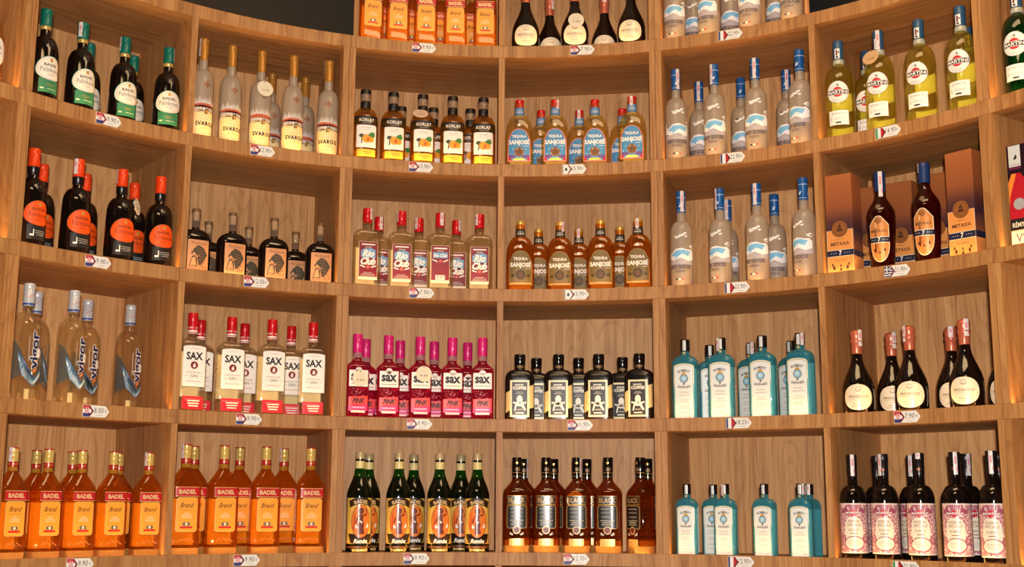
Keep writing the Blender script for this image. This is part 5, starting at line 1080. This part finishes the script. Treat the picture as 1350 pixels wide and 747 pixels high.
# ------------------------------------------------------------------ round hang tags on a few bottles
TAGP = P('tag_card', (232, 218, 190), .6); TAGT = P('tan_tag_card', (206, 164, 116), .6); STR = P('dark_cord', (52, 38, 28), .7); STRP = P('pale_cord', (214, 190, 170), .7)
def tube(pts, r, n=6):
    V = []; F = []
    for k, p in enumerate(pts):
        p = Vector(p); d = (Vector(pts[min(k + 1, len(pts) - 1)]) - Vector(pts[max(k - 1, 0)])).normalized()
        a = d.cross(Vector((0, 0, 1))); a = a.normalized() if a.length > 1e-4 else Vector((1, 0, 0)); b = d.cross(a)
        for i in range(n):
            t = 2 * math.pi * i / n; V.append(tuple(p + a * r * math.cos(t) + b * r * math.sin(t)))
    for k in range(len(pts) - 1):
        for i in range(n): j = (i + 1) % n; F.append((k * n + i, k * n + j, k * n + n + j, k * n + n + i))
    return V, F
def hang_tag(key, idx, c, radius, tilt, turn, txt, neck_r, neck_z, label, card=TAGP, cord=STR):
    bo = BOTTLES[(key, 0, idx)]; cx, cy, cz = c
    M = Matrix.Translation(bo.location) @ Matrix.Rotation(bo.rotation_euler[2], 4, 'Z')
    o = thing('price_tag', label, 'price tag', M @ Vector((cx * .001, cy * .001, cz * .001)), bo.rotation_euler[2], 'round tags tied to bottle necks')
    T = Matrix.Rotation(rad(turn), 4, 'Z') @ Matrix.Rotation(rad(-tilt), 4, 'X')
    seg = 32; V = []; F = []
    for y in (-.5, .5):
        for i in range(seg): t = 2 * math.pi * i / seg; V.append(tuple((T @ Vector((radius * math.cos(t), y, radius * math.sin(t)))) * .001))
    F = [tuple(range(seg)), tuple(reversed(range(seg, 2 * seg)))] + [(i, seg + i, seg + (i + 1) % seg, (i + 1) % seg) for i in range(seg)]
    d = ob('tag_disc', mk('tag_disc', V, F, card), o)
    sf = lambda u, v, off, back=False: tuple(T @ Vector((u, -(.5 + off), v)))
    a = Art(sf, .15, None); a.text(P('tag_ink', (96, 78, 60), .6), txt, 0, -6, w=radius * .95, h=8, layer=1, shear=.2).lines(LGREY, 0, 8, (radius * .8,), 3, 1.2, 1).ell(INK, 0, radius - 4.5, 1.8, 1.8, 1, 10)
    ob('lettering', a.mesh('lettering'), d)
    top = T @ Vector((0, -.9, radius - 4.5))
    for s_ in (-1, 1):
        e = Vector((s_ * neck_r - cx, -neck_r * .35 - cy, neck_z - cz)); mid = (top + e) / 2 + Vector((s_ * 2, -3, 1))
        V, F = tube([tuple(x * .001) for x in (top, mid, e)], .0007); ob('cord', mk('cord', V, F, cord), o)
hang_tag('svarog', 2, (2, -38.5, 214), 28, 10, 0, '12.90', 15.5, 252, 'round cream tag hanging from gold-capped vodka bottle')
hang_tag('pel_orange', 2, (38, -36, 186), 26, 6, 46, '9.90', 15.5, 228, 'round cream tag hanging from orange-capped liqueur bottle')
hang_tag('korlat', 2, (-12, -37, 190), 27, 42, -4, '13.90', 18, 222, 'round tag tilted on shoulder of quince liqueur bottle', card=P('blush_tag_card', (222, 192, 162), .6))
hang_tag('prosecco0', 1, (4, -53, 106), 28, 10, 0, '7.90', 19, 190, 'round cream tag hanging from top shelf sparkling wine bottle')
hang_tag('bianco', 1, (-16, -41, 250), 27, 20, -12, '14.90', 17, 268, 'round tan tag hanging from yellow vermouth bottle', card=TAGT)
hang_tag('pink', 0, (5, -31, 138), 27, 3, 0, '9.90', 15.6, 212, 'round cream tag on leftmost pink gin bottle', cord=STRP)
hang_tag('pink', 2, (9, -31, 160), 27, 4, 0, '9.90', 15.6, 212, 'round cream tag on pink gin bottle, third from left')
hang_tag('black', 2, (-4, -34, 180), 28, 3, 0, '12.90', 15.5, 248, 'round cream tag hanging from black-capped whisky bottle', cord=STRP)

# ------------------------------------------------------------------ arrow-shaped price cards on the shelf edges
CARD = P('price_card', (232, 228, 220), .4); CHEV = P('price_card_chevron', (116, 18, 42), .42)
FR_ = {}
def flag_mesh(kind, pale):
    key = (kind, pale)
    if key in FR_: return FR_[key]
    sf = lambda u, v, off, back=False: (u, -(1.0 + off), v)
    a = Art(sf, .1, None); H = 16.2
    red = P('flag_red', (188, 32, 44), .45); wh = P('flag_white', (236, 232, 228), .45); bl = P('flag_blue', (44, 52, 120), .45); gr = P('flag_green', (60, 150, 100), .45)
    a.poly(CHEV, [(-41, H), (-19, H), (-7, 0), (-19, -H), (-41, -H)], 0)
    inner = lambda v: -23 + 9.5 * (1 - abs(v) / H)
    def band(m, v0, v1, u0=-41, u1=None, l=1):
        vs = sorted(set([v0, v1] + ([0] if v0 < 0 < v1 else []))); r = [(inner(v) if u1 is None else min(u1, inner(v)), v) for v in vs]
        a.poly(m, [(u0, v0)] + r + [(u0, v1)], l)
    if kind == 'hr':
        band(red, 5.6, H); band(wh, -5.6, 5.6); band(bl, -H, -5.6)
        for i in range(4):
            for j in range(4):
                a.rect(red if (i + j) % 2 else wh, -36 + i * 3.4, -7 + j * 3.6, -32.6 + i * 3.4, -3.4 + j * 3.6, 2)
        for i in range(5): a.rect(P('flag_pale_red', (226, 170, 176), .45), -36.5 + i * 3, 8.5, -34.5 + i * 3, 11, 2)
    elif kind == 'fr':
        band(bl, -H, H, -41, -35); band(wh, -H, H, -35, -24); band(red, -H, H, -24)
    elif kind == 'it':
        band(gr, -H, H, -41, -34); band(wh, -H, H, -34, -24); band(red, -H, H, -24)
    elif kind == 'mx':
        band(P('flag_dark_green', (40, 70, 50), .45), -H, H, -41, -38.5); band(wh, -H, H, -38.5); a.ell(P('eagle_print', (60, 60, 50), .5), -28, 0, 4.5, 6, 2, 10)
    elif kind == 'gr':
        band(wh, -H, H)
        for i in range(5): band(P('flag_navy', (30, 36, 76), .45), H - (2 * i + 1) * H * 2 / 9, H - 2 * i * H * 2 / 9, l=2)
        a.rect(P('flag_navy', (30, 36, 76), .45), -41, -2, -25, H, 3).rect(wh, -35, -2, -31, H, 4).rect(wh, -41, 5, -25, 9, 4)
    FR_[key] = a.mesh('flag_print'); return FR_[key]
def card_mesh():
    pts = [(-42, 17), (-42, -17), (30, -17), (42, -2), (42, 2), (30, 17)]
    V = [(u * .001, -.001, v * .001) for u, v in pts] + [(u * .001, 0, v * .001) for u, v in pts]; n = len(pts)
    return mk('card', V, [tuple(range(n)), tuple(reversed(range(n, 2 * n)))] + [(i, n + i, n + (i + 1) % n, (i + 1) % n) for i in range(n)], CARD)
CM = card_mesh(); PT = {}
def price_mesh(t):
    if t not in PT:
        sf = lambda u, v, off, back=False: (u, -(1.0 + off), v)
        a = Art(sf, .1, None); pen = P('pen_ink', (48, 48, 54), .5)
        a.text(pen, t, 9, 3, w=30 if len(t) == 4 else 34, h=15, layer=1, bold=-.004, shear=.08).text(P('pen_ink_light', (120, 120, 126), .5), '€', 31, 2, w=7, h=8, layer=1).lines(LGREY, 10, -11, (22,), 3, 1.3, 1)
        PT[t] = a.mesh('price_lettering')
    return PT[t]
CARDS = [
 (0, [(-10.96, '9.90', 'hr', 'top shelf amber brandy bottles'), (8.3, '7.90', 'hr', 'top shelf sparkling wine'), (26.16, '22.90', 'fr', 'top shelf blue-capped vodka')]),
 (1, [(-47.76, '9.90', 'hr', 'teal-capped liqueur bottles'), (-29.84, '12.90', 'hr', 'gold-capped vodka bottles'), (-11.06, '13.90', 'hr', 'quince liqueur bottles'), (7.23, '15.90', 'mx', 'blue-labelled tequila flasks'), (26.03, '22.90', 'fr', 'second shelf blue-capped vodka'), (44.15, '14.90', 'it', 'yellow vermouth bottles')]),
 (2, [(-47.92, '9.90', 'hr', 'orange-capped liqueur bottles'), (-29.91, '12.05', 'hr', 'corked kraft-label bottles'), (-10.7, '7.90', 'hr', 'white rum bottles'), (7.44, '15.90', 'mx', 'amber tequila flasks'), (26.15, '22.90', 'fr', 'third shelf blue-capped vodka'), (44.4, '21.90', 'gr', 'copper brandy cartons')]),
 (3, [(-47.11, '8.00', 'hr', 'silver-capped vodka bottles'), (-30.11, '9.90', 'hr', 'red-capped gin bottles'), (-10.69, '9.90', 'hr', 'pink gin bottles'), (7.81, '11.90', 'hr', 'coffee liqueur bottles'), (25.91, '18.25', 'fr', 'large turquoise gin bottles'), (44.68, '7.90', 'hr', 'fourth shelf sparkling wine')]),
 (4, [(-47.77, '9.90', 'hr', 'small amber brandy bottles'), (-29.7, '9.90', 'hr', 'tall amber brandy bottles'), (-10.76, '9.90', 'hr', 'dancer-label rum bottles'), (7.32, '12.70', 'hr', 'black-label whisky bottles'), (25.75, '12.90', 'fr', 'small turquoise gin bottles'), (43.78, '21.90', 'it', 'floral-label vermouth bottles')]),
]
for row, lst in CARDS:
    for th, t, fl, under in lst:
        x, y, z = pol(th, R - .0008, ZB[row] + TS * .52)
        o = thing('price_card', 'white arrow-shaped price card reading %s under %s' % (t, under), 'price card', (x, y, z), rad(-th), 'price cards on the shelf edges')
        c = ob('card', CM, o); ob('flag_print', flag_mesh(fl, False), c); ob('price_lettering', price_mesh(t), c)
